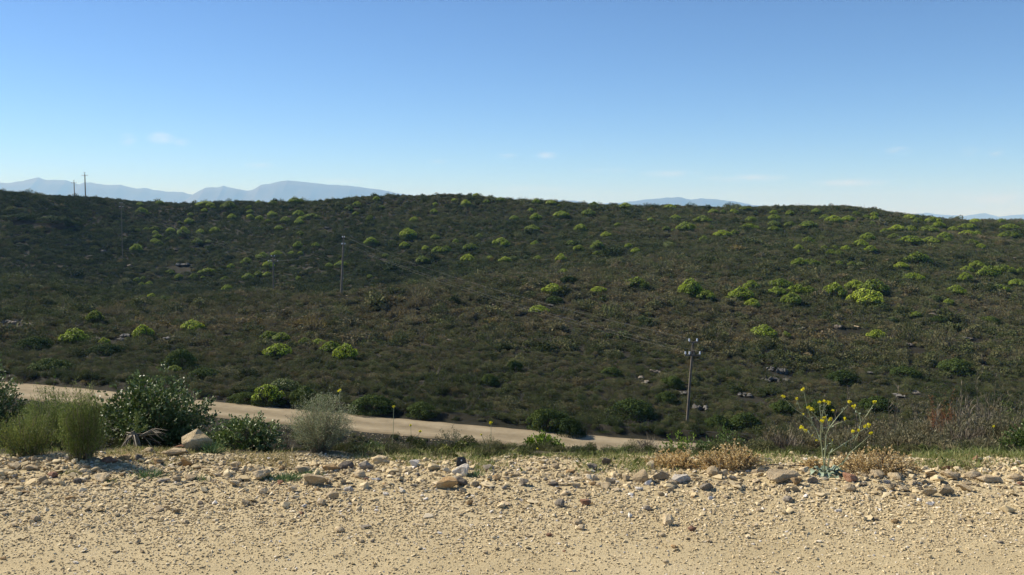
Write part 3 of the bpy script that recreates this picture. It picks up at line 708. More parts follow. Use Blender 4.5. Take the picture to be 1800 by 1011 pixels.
# ------------------------------------------------------------------ bright green dome bushes
def lobed(n_, rr, nl, flat):
    a = rr.uniform(0, 6.283, nl); r_ = np.sqrt(rr.uniform(0, 1, nl)) * .74
    cen = np.stack([r_ * np.cos(a), r_ * np.sin(a), (1 - (r_ / .95) ** 2) * flat * .62], 1); rad = rr.uniform(.22, .32, nl) * (1.1 - r_ * .3)
    c = rr.integers(0, nl, n_)
    d = nrm(rr.normal(size=(n_, 3)))
    return cen, rad, c, d
def bright_proto(k, n_=5200, flat=.62, leafL=.055, tips=True):
    rr = np.random.default_rng(300 + k); mb = MB()
    cen, rad, c, d = lobed(n_, rr, 30, flat)
    up = d.copy(); up[:, 2] = np.abs(up[:, 2])
    P = cen[c] + up * rad[c][:, None] * (1, 1, .9) * rr.uniform(.86, 1.05, (n_, 1))
    A = nrm(nrm(np.cross(up, rr.normal(size=(n_, 3)))) + up * .45); RL = up + rr.normal(size=(n_, 3)) * .35
    P = P - A * leafL * .4
    if tips:   # bracts only where a shoot ends on the outside of the crown
        dist = np.min(np.linalg.norm(P[:, None, :] - cen[None], axis=2) / rad[None], axis=1)
        tip = (dist > .82) & (P[:, 2] > .10) & (up[:, 2] > rr.uniform(-.1, .45, n_)) & (rr.uniform(size=n_) < .88)
    else: tip = np.zeros(n_, bool)
    L_ = leafL * rr.uniform(.7, 1.3, n_)
    leaves(mb, P[tip], A[tip], L_[tip], L_[tip] * .9, 0, roll=nrm(RL[tip]))
    leaves(mb, P[~tip], A[~tip], L_[~tip], L_[~tip] * .8, 1, roll=nrm(RL[~tip]))
    m_ = n_ // 2                                     # older leaves below and inside
    a = rr.uniform(0, 6.283, m_); r_ = np.sqrt(rr.uniform(.1, 1, m_)) * .93
    z = rr.uniform(.0, .55, m_) * flat * (1.15 - r_)
    P = np.stack([r_ * np.cos(a), r_ * np.sin(a), z], 1)
    A = nrm(P * (1, 1, .4) + rr.normal(size=(m_, 3)) * .6)
    leaves(mb, P, A, leafL * 1.1, leafL * .55, 1)
    return mb
def stems_mb(k, flat=.62):
    rr = np.random.default_rng(400 + k); mb = MB()
    for i in range(9):
        a = rr.uniform(0, 6.283); r_ = rr.uniform(.25, .7)
        e = np.array([r_ * math.cos(a), r_ * math.sin(a), flat * rr.uniform(.45, .7)])
        tube(mb, [(rr.normal() * .03, rr.normal() * .03, -.12), e * (.4, .4, .45) + rr.normal(size=3) * .03, e], .035, .012, 5)
    return mb
BR = [bright_proto(k).mesh('crown', [M['bract'], M['bushleaf']]) for k in range(6)]
BRS = [stems_mb(k).mesh('trunk', M['bark']) for k in range(6)]
M['bractpale'] = leaf_mat('grey_green_bract', [(0, (.10, .14, .04)), (.5, (.14, .18, .05)), (1, (.18, .21, .06))], trans=.25, rough=.5)
BRP = [bright_proto(k + 7, 4000).mesh('crown', [M['bractpale'], M['bushleaf']]) for k in range(3)]
DK = [bright_proto(k + 20, 5000, .75, .055, False).mesh('crown', [M['darkleaf'], M['darkleaf']]) for k in range(4)]
RSEED = np.random.default_rng(55)
items = []
def bush_zone(px, py, Y):
    if Y > 300: b = 'on the ridge'
    elif Y > 255: b = 'high on the far hill'
    elif Y > 205: b = 'low on the far hill'
    elif Y > 150: b = 'on the spur brow'
    elif Y > 105: b = 'on the nearer slope'
    else: b = 'just beyond the road'
    return b
def land(px):
    if px < 150: return 'at the far left'
    if px < 330: return 'below the skyline poles'
    if px < 480: return 'left of the slim pole'
    if px < 601: return 'between the middle poles'
    if px < 750: return 'right of the tall pole'
    if px < 900: return 'left of centre'
    if px < 1060: return 'right of centre'
    if px < 1216: return 'left of the nearest pole'
    if px < 1350: return 'right of the nearest pole'
    if px < 1500: return 'above the yellow flowers'
    if px < 1650: return 'right of the yellow flowers'
    return 'at the far right'
for kind, txt in (('bright', BUSH), ('dark', DARK)):
    for q, tok in enumerate(txt.split()):
        pale = tok.endswith('p'); v = [float(t_) for t_ in tok.rstrip('p').split(',')]
        x, y, w = v[:3]; h = v[3] if len(v) > 3 else w * .55
        if kind == 'bright': w *= 1.24; h *= 1.1
        g_ = ray_ground(x, y + h / 2, 66)
        if g_ is None or g_.y > 600: g_ = ray_ground(x, np.interp(x, RGX, RGY) + 2.5, 66)
        if g_ is None: continue
        W = w * g_.y / F / 2 * 1.02; H = max(h * g_.y / F, W * .5)
        k = int(RSEED.integers(0, 6)); rz = RSEED.uniform(0, 6.283)
        an = RSEED.uniform(.86, 1.12); zs = (H + .2) / .66 if kind == 'bright' else (H * .8 + .1) / .75
        zoff = -.05
        if kind == 'bright': me = BRP[k % 3] if pale else BR[k]
        else: me = DK[k % 4]
        big = w >= 26
        if big:
            o = empty('bright_bush' if kind == 'bright' else 'dark_bush', (g_.x, g_.y, g_.z + zoff), rz); o.scale = (W * (2 - an), W * an, zs * (.9 + .2 * RSEED.uniform()))
            c_ = link(bpy.data.objects.new('crown', me)); c_.parent = o
            t_ = link(bpy.data.objects.new('trunk', BRS[k])); t_.parent = o
        else:
            o = link(bpy.data.objects.new('bright_bush' if kind == 'bright' else 'dark_bush', me))
            o.location = (g_.x, g_.y, g_.z + zoff); o.rotation_euler = (0, 0, rz); o.scale = (W * (2 - an), W * an, zs * (.9 + .2 * RSEED.uniform()))
        size = 'large' if w > 36 else ('medium' if w > 19 else 'small')
        if kind == 'bright':
            o['group'] = 'yellow green dome bushes on the hillside'
            base = '%s %s bush %s %s' % (size, 'pale green' if pale else 'yellow-green', bush_zone(x, y, g_.y), land(x))
        else:
            o['group'] = 'dark green shrubs in the heath'
            base = '%s dark green shrub %s %s' % (size, bush_zone(x, y, g_.y), land(x))
        o['category'] = 'bush'
        items.append((o, x, base))
label_all(items)

# ------------------------------------------------------------------ power poles and wires
POLES = []
def pole(px, ytop, Y, hh, label, double=True, lean=0.0, thick=1.0, armw=1.9):
    top = at(px, ytop, Y); gz = float(hgt(top.x, top.y))
    hgt_ = top.z - gz
    root = empty('utility_pole', (top.x - lean, Y, gz))
    tag(root, label, 'utility pole', 'wooden power poles crossing the hillside')
    mb = MB(); tube(mb, [(0, 0, -.4), (lean * .5, 0, hgt_ * .5), (lean * .93, 0, hgt_ - .85)], .15 * thick, .115 * thick, 10); mb.obj('post', M['wood'], root)
    mb = MB(); tube(mb, [(lean * .93 - .15, -.13, hgt_ - 1.15), (lean - .02, -.1, hgt_ - .12)], .05, .045, 6); tube(mb, [(lean * .93 + .12, -.13, hgt_ - 1.15), (lean + .02, -.1, hgt_ - .12)], .05, .045, 6)
    mb.obj('brace', M['wood'], root)
    az = lean * .93
    mb = MB(); box(mb, (az, -.16, hgt_ - 1.22), armw, .1, .12); mb.obj('crossarm', M['wood'], root)
    mb = MB(); box(mb, (lean, -.1, hgt_ - .1), min(.75, armw * .6), .09, .09); mb.obj('crossarm', M['wood'], root)
    ends = []
    for (ix, iz) in ((az - armw * .46, hgt_ - 1.16), (az + armw * .46, hgt_ - 1.16), (az - armw * .2, hgt_ - 1.16), (lean - min(.33, armw * .26), hgt_ - .06), (lean + min(.33, armw * .26), hgt_ - .06)):
        mb = MB()
        for (dz, r_) in ((.05, .045), (.11, .085), (.17, .06), (.22, .075)):
            tube(mb, [(ix, -.13, iz + dz - .03), (ix, -.13, iz + dz + .03)], r_, r_ * .8, 8)
        tube(mb, [(ix, -.13, iz), (ix, -.13, iz + .22)], .02, .02, 5)
        mb.obj('insulator', M['porcelain'], root)
        ends.append(Vector((root.location.x + ix, Y - .13, gz + iz + .24)))
    POLES.append(ends)
    return root
pole(1218, 599, 79, 9, 'nearest pole, tall leaning wood with two crossarms and white insulators', lean=.45, thick=.8, armw=1.35)
pole(604, 417, 150, 9, 'tall pale wooden pole on the brow of the spur', lean=.5, thick=1.2, armw=.55)
pole(480, 450, 204, 9, 'dark slim pole with bright insulators left of the tall spur pole', thick=1.1, armw=2.2)
pole(213, 357, 285, 9, 'faint dark pole against the shaded hillside below the ridge', thick=.7, armw=1.2)
pole(149, 303, 380, 9, 'taller pole of the pair on the left skyline', thick=1.6, armw=2.6)
pole(130, 317, 445, 9, 'shorter pole of the pair on the left skyline', thick=1.6, armw=2.6)
items = []
for a, b in zip(POLES[:-1], POLES[1:]):
    for k in (0, 1, 3):
        mb = MB(); pts = []
        for t_ in np.linspace(0, 1, 13):
            p_ = a[k].lerp(b[k], t_); pts.append((p_.x, p_.y, p_.z - 1.0 * 4 * t_ * (1 - t_)))
        tube(mb, pts, .0065, .0065, 4)
        o = mb.obj('power_line', M['wire']); tag(o, None, 'cable', 'power lines between the poles')
        items.append((o, 0, ''))
nm = ['nearest and the tall spur pole', 'tall spur pole and slim pole', 'slim pole and the faint hill pole', 'faint hill pole and the skyline pole', 'two skyline poles']
for i, (o, _, _) in enumerate(items):
    o['label'] = 'thin %s wire strung between %s%s' % (('left crossarm', 'right crossarm', 'top')[i % 3], '' if i // 3 == 4 else 'the ', nm[i // 3])

# ================================================================== FOREGROUND
FM = {'glossy': leaf_mat('glossy_leaf', [(0, (.06, .105, .018)), (.5, (.10, .15, .032)), (1, (.2, .24, .09))], rough=.5, trans=.15, src='leaf', spec=.6),
      'feather': leaf_mat('feathery_leaf', [(0, (.09, .14, .028)), (.5, (.135, .185, .042)), (1, (.21, .235, .08))], trans=.3, src='leaf'),
      'featherlight': leaf_mat('light_feathery_leaf', [(0, (.12, .17, .035)), (.5, (.17, .215, .05)), (1, (.25, .26, .09))], trans=.3, src='leaf'),
      'greygreen': leaf_mat('grey_green_leaf', [(0, (.13, .16, .075)), (.5, (.21, .235, .125)), (1, (.34, .345, .22))], trans=.2, src='leaf'),
      'rosemary': leaf_mat('dark_needle_leaf', [(0, (.04, .065, .025)), (.5, (.065, .09, .04)), (1, (.12, .14, .07))], trans=.15, src='leaf'),
      'fresh': leaf_mat('fresh_green_leaf', [(0, (.07, .14, .015)), (.5, (.12, .20, .02)), (1, (.22, .28, .035))], trans=.3, src='leaf', rough=.45),
      'midgreen': leaf_mat('mid_green_leaf', [(0, (.05, .10, .02)), (.5, (.085, .14, .03)), (1, (.14, .19, .05))], trans=.25, src='leaf', rough=.45),
      'sprig': leaf_mat('pale_sprig_leaf', [(0, (.12, .15, .03)), (.5, (.22, .24, .06)), (1, (.38, .36, .14))], trans=.3, src='leaf', rough=.4),
      'orange': leaf_mat('dry_orange_leaf', [(0, (.42, .27, .10)), (.4, (.60, .43, .18)), (.75, (.68, .53, .27)), (1, (.72, .63, .40))], trans=.3, src='leaf'),
      'greytwig': leaf_mat('grey_dry_twig', [(0, (.10, .085, .055)), (.5, (.16, .135, .095)), (1, (.24, .205, .15))], trans=0, src='leaf'),
      'drybrown': leaf_mat('dry_brown_leaf', [(0, (.11, .105, .045)), (.5, (.17, .15, .075)), (1, (.24, .20, .115))], trans=.2, src='leaf'),
      'heather': leaf_mat('greyish_heath_leaf', [(0, (.12, .125, .055)), (.5, (.17, .16, .085)), (1, (.22, .20, .125))], trans=.2, src='leaf'),
      'redbrown': leaf_mat('red_brown_leaf', [(0, (.14, .05, .025)), (.5, (.21, .085, .035)), (1, (.27, .14, .06))], trans=.25, src='leaf'),
      'grass': leaf_mat('verge_grass_blade', [(0, (.13, .18, .04)), (.5, (.2, .24, .07)), (1, (.36, .34, .16))], trans=.35, src='leaf'),
      'drygrass': leaf_mat('dry_grass_blade', [(0, (.3, .25, .11)), (.5, (.4, .34, .16)), (1, (.5, .43, .24))], trans=.3, src='leaf'),
      'tuft': leaf_mat('blue_green_tuft_blade', [(0, (.08, .15, .06)), (.5, (.12, .2, .08)), (1, (.2, .27, .13))], trans=.25, src='leaf'),
      'petal': leaf_mat('yellow_petal', [(0, (.62, .55, .02)), (.5, (.75, .68, .03)), (1, (.82, .78, .06))], trans=.35, src='leaf', rough=.5),
      'mstem': plain('pale_green_stem', (.27, .30, .16), .6, var=.15),
      'mleaf': leaf_mat('waxy_blue_green_leaf', [(0, (.16, .22, .13)), (.5, (.25, .31, .21)), (1, (.36, .42, .32))], trans=.15, src='leaf', rough=.4, spec=.5),
      'stem': plain('shrub_stem', (.19, .15, .11), .85), 'black': plain('black_plastic', (.012, .012, .014), .45, var=.1), 'whitedot': plain('white_paint', (.7, .7, .7), .6, var=.05)}

def g_at(px, py):
    g_ = ray_ground(px, py, 5.0, 9.0)
    if g_ is None:
        X_ = ps(px, pv(py)) * 6.9; g_ = Vector((X_, 6.9, float(hgt(X_, 6.9))))
    return g_
def shrub(name, label, cat, px0, px1, ytop, ybase, style, mat, Y=None, shoots=120, per=24, L=.02, W=.01, seed=0, group=None, stemmat='stem', depth=.8, sink=.03, jag=.25, disc=False, flare=1.0):
    rr = np.random.default_rng(900 + seed)
    cx = (px0 + px1) / 2
    if Y is None:
        g_ = g_at(cx, ybase); Y = g_.y
    X = ps(cx, pv(ybase)) * Y; gz = float(hgt(X, Y)); top = CAMZ + pv(ytop) * Y
    H = max(top - gz, .04) + sink; Wd = (px1 - px0) * Y / F
    root = empty(name, (X, Y, gz - sink)); tag(root, label, cat, group)
    d = nrm(rr.normal(size=(shoots, 3))); d[:, 2] = np.abs(d[:, 2])
    rad = rr.uniform(.55, 1.0, shoots) ** .6
    rad *= 1 + rr.normal(0, jag * .4, shoots)
    mb = MB(); ms = MB()
    bendz = .5
    E = np.stack([d[:, 0] * Wd / 2 * rad, d[:, 1] * Wd / 2 * depth * rad, (d[:, 2] ** .75) * H * rad * (.92)], 1)
    if style == 'upright' or disc:
        a_ = rr.uniform(0, 6.283, shoots); r_ = np.sqrt(rr.uniform(0, 1, shoots)); d = np.stack([r_ * np.cos(a_), r_ * np.sin(a_), 0 * r_], 1)
        E[:, 0] = d[:, 0] * Wd / 2; E[:, 1] = d[:, 1] * Wd / 2 * depth
        lob = 1 + .22 * np.sin(a_ * 3 + seed) + .14 * np.sin(a_ * 5 + seed * 2)
        if style == 'rosette': E[:, 0] *= lob; E[:, 1] *= lob
        E[:, 2] = H * rr.uniform(.42 if style == 'upright' else .25, 1.0, shoots) * np.where(rr.uniform(size=shoots) < .12, 1.15, 1) * (1 - (.3 if style == 'upright' else .5) * (np.hypot(d[:, 0], d[:, 1]) ** 2.5)); E[:, 0] *= .95
    B = np.stack([rr.normal(0, .06, shoots) * Wd, rr.normal(0, .05, shoots) * Wd, np.zeros(shoots)], 1)
    if flare < 1: B = E * (1, 1, 0) * (1 - flare) + B * flare
    for i in range(shoots):
        b, e = B[i], E[i]
        m1 = b * .6 + e * .4; m1[2] = e[2] * (.5 if style != 'upright' else .42); m1[:2] *= .8
        m2 = b * .25 + e * .75; m2[2] = e[2] * .82
        pts = np.array([b, m1, m2, e]) + rr.normal(0, .01, (4, 3)) * (1, 1, .3)
        if i % (3 if shoots > 90 else 1) == 0: tube(ms, pts, .0042 if style != 'upright' else .0025, .0012, 3)
        n_ = per
        lo = {'rosette': .55, 'fine': .12, 'upright': .15, 'sparse': .2, 'twigs': .1}[style]
        t = rr.uniform(lo, 1.0, n_) ** .8
        seg = np.clip((t * 3).astype(int), 0, 2); f = t * 3 - seg
        P = pts[seg] * (1 - f)[:, None] + pts[seg + 1] * f[:, None]
        ax = nrm(pts[3] - pts[1])
        if style == 'twigs':       # bare side twigs
            A = nrm(ax + rr.normal(size=(n_, 3)) * .45 + (0, 0, .3)); leaves(mb, P, A, L * rr.uniform(.6, 1.5, n_), W * rr.uniform(.6, 1.2, n_))
            continue
        if style == 'fine':        # fine leaves on short side sprigs
            sp = nrm(ax + rr.normal(size=(n_, 3)) * .75) * (rr.uniform(0, .13, (n_, 1)) * Wd * .6)
            P = P + sp * (1, 1, .7)
        if style == 'upright':
            P = P + rr.normal(size=(n_, 3)) * (.012, .012, .01)
        if style == 'rosette': P = P + rr.normal(size=(n_, 3)) * L * .35
        spread = {'rosette': .9, 'fine': .7, 'upright': .55, 'sparse': .9}[style]
        A = nrm(ax + rr.normal(size=(n_, 3)) * spread + (0, 0, .25))
        leaves(mb, P, A, L * rr.uniform(.65, 1.25, n_), W * rr.uniform(.7, 1.2, n_), fold=(style in ('rosette', 'sparse')))
    V = np.concatenate(mb.v); low = V[:, 2].min()
    mb.obj('foliage', FM[mat], root); ms.obj('stem', FM[stemmat], root)
    return root

shrub('feathery_shrub', 'low light green feathery shrub at the left edge of the verge', 'shrub', -4, 104, 716, 804, 'upright', 'featherlight', shoots=210, per=60, L=.017, W=.0036, seed=1, flare=.5, group='feathery shrubs at the left')
shrub('feathery_shrub', 'mid green feathery shrub between the other two at the left', 'shrub', 40, 140, 680, 790, 'upright', 'feather', Y=7.15, shoots=230, per=70, L=.017, W=.0036, seed=2, flare=.5, group='feathery shrubs at the left')
shrub('feathery_shrub', 'dense dark feathery shrub beside the stones, rightmost of three', 'shrub', 100, 190, 684, 812, 'upright', 'feather', shoots=360, per=70, L=.016, W=.0034, seed=3, flare=.55, group='feathery shrubs at the left')
shrub('glossy_shrub', 'dark glossy leaved shrub cut off by the left edge', 'shrub', -80, 58, 640, 790, 'rosette', 'glossy', Y=7.7, shoots=380, per=17, L=.026, W=.015, seed=4)
shrub('glossy_shrub', 'wide dark glossy leaved shrub behind the pale boulder', 'shrub', 158, 376, 652, 790, 'rosette', 'glossy', Y=7.6, disc=True, shoots=640, per=18, L=.03, W=.017, seed=5, jag=.35)
shrub('glossy_shrub', 'low glossy leaved shrub right of the pale boulder', 'shrub', 362, 494, 728, 792, 'rosette', 'glossy', Y=7.2, disc=True, shoots=230, per=16, L=.025, W=.014, seed=6, jag=.35)
shrub('leafy_sprig', 'thin leafy sprigs rising over the road behind the feathery shrubs', 'plant', 74, 118, 638, 790, 'sparse', 'midgreen', Y=7.9, shoots=12, per=22, L=.024, W=.012, seed=7)
shrub('grey_shrub', 'pale grey-green wiry shrub standing alone in front of the dirt road', 'shrub', 496, 630, 688, 822, 'upright', 'greygreen', Y=6.75, shoots=330, per=70, L=.013, W=.0034, seed=8, jag=.5, depth=.9)
shrub('needle_shrub', 'small dark bushy shrub against the dirt road behind the black scrap', 'shrub', 758, 828, 752, 795, 'upright', 'rosemary', Y=7.9, shoots=110, per=40, L=.016, W=.004, seed=9, jag=.4)
shrub('leafy_sprig', 'pale leafed sprig left of the black plastic scrap', 'plant', 755, 812, 780, 826, 'sparse', 'sprig', Y=6.9, shoots=26, per=16, L=.02, W=.012, seed=10)
shrub('leafy_sprig', 'yellowish leafed twig reaching over the black plastic scrap', 'plant', 790, 828, 774, 810, 'sparse', 'sprig', Y=7.1, shoots=10, per=10, L=.022, W=.013, seed=11)
shrub('green_bush', 'bright green round leafy bush in front of the dirt road', 'bush', 918, 992, 760, 812, 'rosette', 'fresh', Y=7.5, shoots=170, per=14, L=.02, W=.012, seed=12, jag=.3, disc=True)
for i, (a, b, t_, Yq, lb, mt) in enumerate([(1150, 1232, 756, 8.6, 'fresh green bush where the dirt road disappears', 'fresh'), (1215, 1262, 775, 8.2, 'small green bush below the nearest pole', 'midgreen'),
        (1240, 1312, 744, 8.9, 'taller green bush just right of the nearest pole', 'midgreen'), (1300, 1352, 762, 8.7, 'bluish green bush behind the orange dry plants', 'rosemary'), (1740, 1790, 688, 10.5, 'fresh green upright bush at the right edge of the verge', 'fresh'),
        (1772, 1850, 740, 7.5, 'leafy olive shrub cut off by the right edge', 'midgreen')]):
    shrub('green_bush', lb, 'bush', a - 6, b + 6, t_ - 5, 812, 'rosette', mt, Y=Yq, disc=True, shoots=150 if i != 5 else 260, per=15, L=.022, W=.011, seed=20 + i)
for i, (a, b, t_, yb, lb) in enumerate([(1128, 1240, 792, 828, 'leftmost'), (1215, 1352, 782, 832, 'second from the left'), (1405, 1455, 806, 836, 'small one left of the yellow flower stems'), (1450, 1620, 790, 838, 'widest, right of the yellow flower stems')]):
    shrub('dry_plant', 'orange brown dried low plant, ' + lb, 'plant', a, b, t_ - 4, yb - 8, 'sparse', 'orange', shoots=int((b - a) * 2.3), per=17, L=.011, W=.009, disc=True, seed=40 + i, group='orange brown dried plants', flare=.25, depth=.55)
# grey and brown dry scrub on the right bank
RB = [(1330, 1400, 752, 9.0, 'drybrown'), (1375, 1440, 742, 9.6, 'heather'), (1420, 1500, 738, 10.2, 'greytwig'), (1480, 1550, 742, 9.4, 'heather'), (1520, 1600, 722, 10.6, 'greytwig'), (1560, 1640, 735, 9.2, 'heather'),
      (1590, 1670, 712, 11.0, 'greytwig'), (1628, 1690, 698, 11.6, 'redbrown'), (1650, 1740, 720, 9.8, 'greytwig'), (1690, 1770, 704, 11.0, 'greytwig'), (1730, 1810, 712, 10.0, 'heather'), (1770, 1860, 700, 11.4, 'greytwig'),
      (1600, 1680, 765, 8.2, 'heather'), (1660, 1740, 752, 8.6, 'greytwig'), (1560, 1620, 772, 8.0, 'drybrown'), (1715, 1790, 768, 8.0, 'drybrown'), (1390, 1450, 770, 8.2, 'drybrown'), (1440, 1520, 765, 8.6, 'heather'), (1350, 1400, 778, 8.0, 'greytwig'), (1820, 1920, 706, 9.5, 'heather'), (1700, 1765, 690, 12.0, 'greytwig'), (1600, 1660, 702, 12.2, 'heather'), (1655, 1715, 700, 12.6, 'drybrown'), (1775, 1840, 694, 12.4, 'heather'), (1540, 1610, 722, 11.6, 'drybrown'), (1490, 1550, 728, 11.4, 'greytwig'), (1500, 1580, 768, 8.8, 'heather')]
CN = {'drybrown': 'brown-leaved', 'heather': 'greyish green', 'greytwig': 'grey bare-twigged', 'redbrown': 'rusty red'}
RB += [(1700, 1790, 725, 9.0, 'heather'), (1755, 1850, 735, 8.8, 'drybrown'), (1640, 1730, 735, 9.0, 'heather'), (1590, 1660, 745, 8.7, 'drybrown'), (1500, 1580, 735, 9.8, 'drybrown'), (1540, 1640, 755, 8.3, 'heather'), (1800, 1900, 750, 8.2, 'drybrown'), (1460, 1530, 752, 8.9, 'drybrown'), (1400, 1470, 755, 9.0, 'heather'), (1680, 1760, 775, 7.8, 'heather'), (1610, 1690, 785, 7.7, 'drybrown')]
items = []
for i, (a, b, t_, Yq, mt) in enumerate(RB):
    tw = mt == 'greytwig'
    o = shrub('dry_shrub', 'x', 'shrub', a - 6, b + 6, t_, 815, 'twigs' if tw else 'upright', mt, Y=Yq, shoots=240 if tw else 330, per=60 if tw else 80, L=.07 if tw else .026, W=.0045 if tw else .0065, seed=60 + i, group='dry shrubs on the right bank', stemmat='greytwig', flare=.5, jag=.5)
    items.append((o, (a + b) / 2, '%s dry shrub %s on the right bank' % (CN[mt], 'at the front' if Yq < 9.0 else 'at the back')))
label_all(items)
# tiny dark shrublets along the crest in front of the lower road
items = []
for i, (x, t_, w, Yq) in enumerate([(640, 772, 30, 7.6), (662, 764, 22, 8.0), (680, 768, 26, 7.8), (706, 762, 22, 8.1), (735, 772, 40, 7.7), (848, 778, 34, 7.6), (880, 782, 40, 7.6), (905, 776, 26, 7.9), (1003, 788, 30, 7.6), (1030, 792, 26, 7.4), (1060, 790, 30, 7.6), (1100, 790, 26, 7.6), (1118, 784, 22, 7.8), (655, 786, 46, 7.2), (700, 788, 50, 7.1), (745, 786, 40, 7.3), (850, 792, 50, 7.1), (895, 790, 44, 7.3), (1015, 796, 44, 7.1), (1085, 798, 50, 7.0), (1120, 800, 40, 6.9), (630, 794, 36, 7.0), (440, 790, 40, 7.2), (500, 752, 30, 8.0), (470, 745, 40, 8.2), (1075, 800, 20, 7.3), (960, 800, 30, 7.3)]):
    mt = ['rosemary', 'midgreen', 'heather'][i % 3]
    o = shrub('shrublet', 'x', 'plant', x - w / 2, x + w / 2, t_, 800, 'upright', mt, Y=Yq, shoots=46, per=26, L=.016, W=.0045, seed=90 + i, group='small shrublets along the crest of the bank', flare=.6)
    items.append((o, x, 'tiny %s shrublet on the crest before the dirt road' % {'rosemary': 'dark green', 'midgreen': 'mid green', 'heather': 'grey-green'}[mt]))
label_all(items)
shrub('dead_shrub', 'dead grey twigs standing left of the orange dry plants', 'shrub', 1120, 1155, 768, 822, 'twigs', 'greytwig', Y=7.2, shoots=34, per=14, L=.05, W=.003, seed=120, stemmat='greytwig')

# withered stump with a green shoot
g_ = g_at(243, 786)
root = empty('withered_plant', g_); tag(root, 'withered grey stump with twisted roots and one green shoot', 'plant')
mb = MB(); rr = np.random.default_rng(5)
tube(mb, [(0, 0, -.02), (-.015, 0, .07), (-.04, .0, .13)], .03, .016, 8)
for i in range(16):
    a = rr.uniform(0, 6.283); r_ = rr.uniform(.07, .17)
    tube(mb, [(-.03, 0, .11), (r_ * .5 * math.cos(a) - .02, r_ * .5 * math.sin(a), rr.uniform(.07, .12)), (r_ * math.cos(a), r_ * math.sin(a), rr.uniform(-.01, .05))], .007, .002, 4)
for i in range(9):
    a = rr.uniform(-.7, .7); tube(mb, [(0, 0, .09), (.09 + rr.uniform(0, .04), a * .05, .12 + rr.uniform(-.03, .03)), (.17 + rr.uniform(0, .06), a * .1, .10 + rr.uniform(-.04, .05))], .004, .0015, 4)
mb.obj('stump', FM['greytwig'], root)
mb = MB(); n_ = 500; t = rr.uniform(0, 1, n_)
P = np.stack([-.015 + .01 * t + rr.normal(0, .007, n_), rr.normal(0, .007, n_), .12 + t * .15], 1)
leaves(mb, P, nrm(rr.normal(size=(n_, 3)) * .5 + (0, 0, .8)), .014, .003)
n_ = 260; t = rr.uniform(0, 1, n_); P = np.stack([.0 + .07 * t, rr.normal(0, .006, n_), .12 + t * .05 + rr.normal(0, .005, n_)], 1)
leaves(mb, P, nrm(rr.normal(size=(n_, 3)) * .5 + (.6, 0, .5)), .014, .003)
mb.obj('shoot', FM['feather'], root)
shrub('dead_shrub', 'brown thatch of dead stems beside the withered stump', 'shrub', 246, 300, 748, 790, 'twigs', 'drybrown', Y=7.35, shoots=70, per=18, L=.035, W=.003, seed=121)

# ------------------------------------------------------------------ grass, as blades rooted in the verge
def blades(name, label, regions, mat, seed):
    rr = np.random.default_rng(seed); mb = MB(); PP = []; LL = []
    for (x0, x1, y0, y1, n_, hh) in regions:
        px = rr.uniform(x0, x1, n_); py = rr.uniform(y0, y1, n_)
        v = pv(py); Y = CAMZ / -v; X = ps(px, v) * Y
        k = fbm(X * 3, Y * 3, 5, 2) + rr.normal(0, .25, n_) > -.12
        X, Y = X[k], Y[k]
        PP.append(np.stack([X, Y, hgt(X, Y) - .004], 1)); LL.append(hh * rr.lognormal(0, .3, len(X)))
    P = np.concatenate(PP); L = np.concatenate(LL); n_ = len(P)
    A = nrm(rr.normal(size=(n_, 3)) * (.33, .33, 0) + (0, 0, 1)); Q = nrm(np.cross(A, rr.normal(size=(n_, 3))))
    bend = rr.normal(size=(n_, 3)) * (.28, .28, 0)
    w = .003 + L * .012
    M1 = P + A * L[:, None] * .55; T = P + A * L[:, None] + bend * L[:, None]
    V = np.stack([P - Q * w[:, None] * .5, P + Q * w[:, None] * .5, M1 + Q * w[:, None] * .45, T, M1 - Q * w[:, None] * .45], 1).reshape(-1, 3)
    mb.add(V, np.arange(5 * n_).reshape(n_, 5))
    o = mb.obj(name, mat); tag(o, label, 'grass', kind='stuff')
blades('grass', 'green grass growing along the verge crest in front of the dirt road', [(830, 1150, 792, 822, 3200, .036), (835, 1140, 808, 838, 3000, .046), (620, 850, 776, 812, 3600, .032), (990, 1130, 812, 836, 500, .04), (700, 830, 796, 824, 500, .03), (1150, 1460, 796, 822, 1600, .045), (1600, 1810, 788, 826, 3600, .05),
        (-60, 200, 778, 800, 1400, .035), (190, 500, 772, 800, 1800, .026), (-20, 1820, 790, 836, 2600, .022)], FM['grass'], 31)
blades('dry_grass', 'yellow dry grass between the boulder and the grey shrub', [(190, 420, 776, 816, 3600, .022), (400, 520, 782, 824, 2400, .028), (600, 780, 786, 824, 1500, .028), (980, 1180, 800, 828, 900, .035), (1600, 1790, 800, 836, 900, .04), (820, 1000, 805, 830, 900, .03), (-20, 1820, 800, 842, 1500, .02)], FM['drygrass'], 32)
items = []
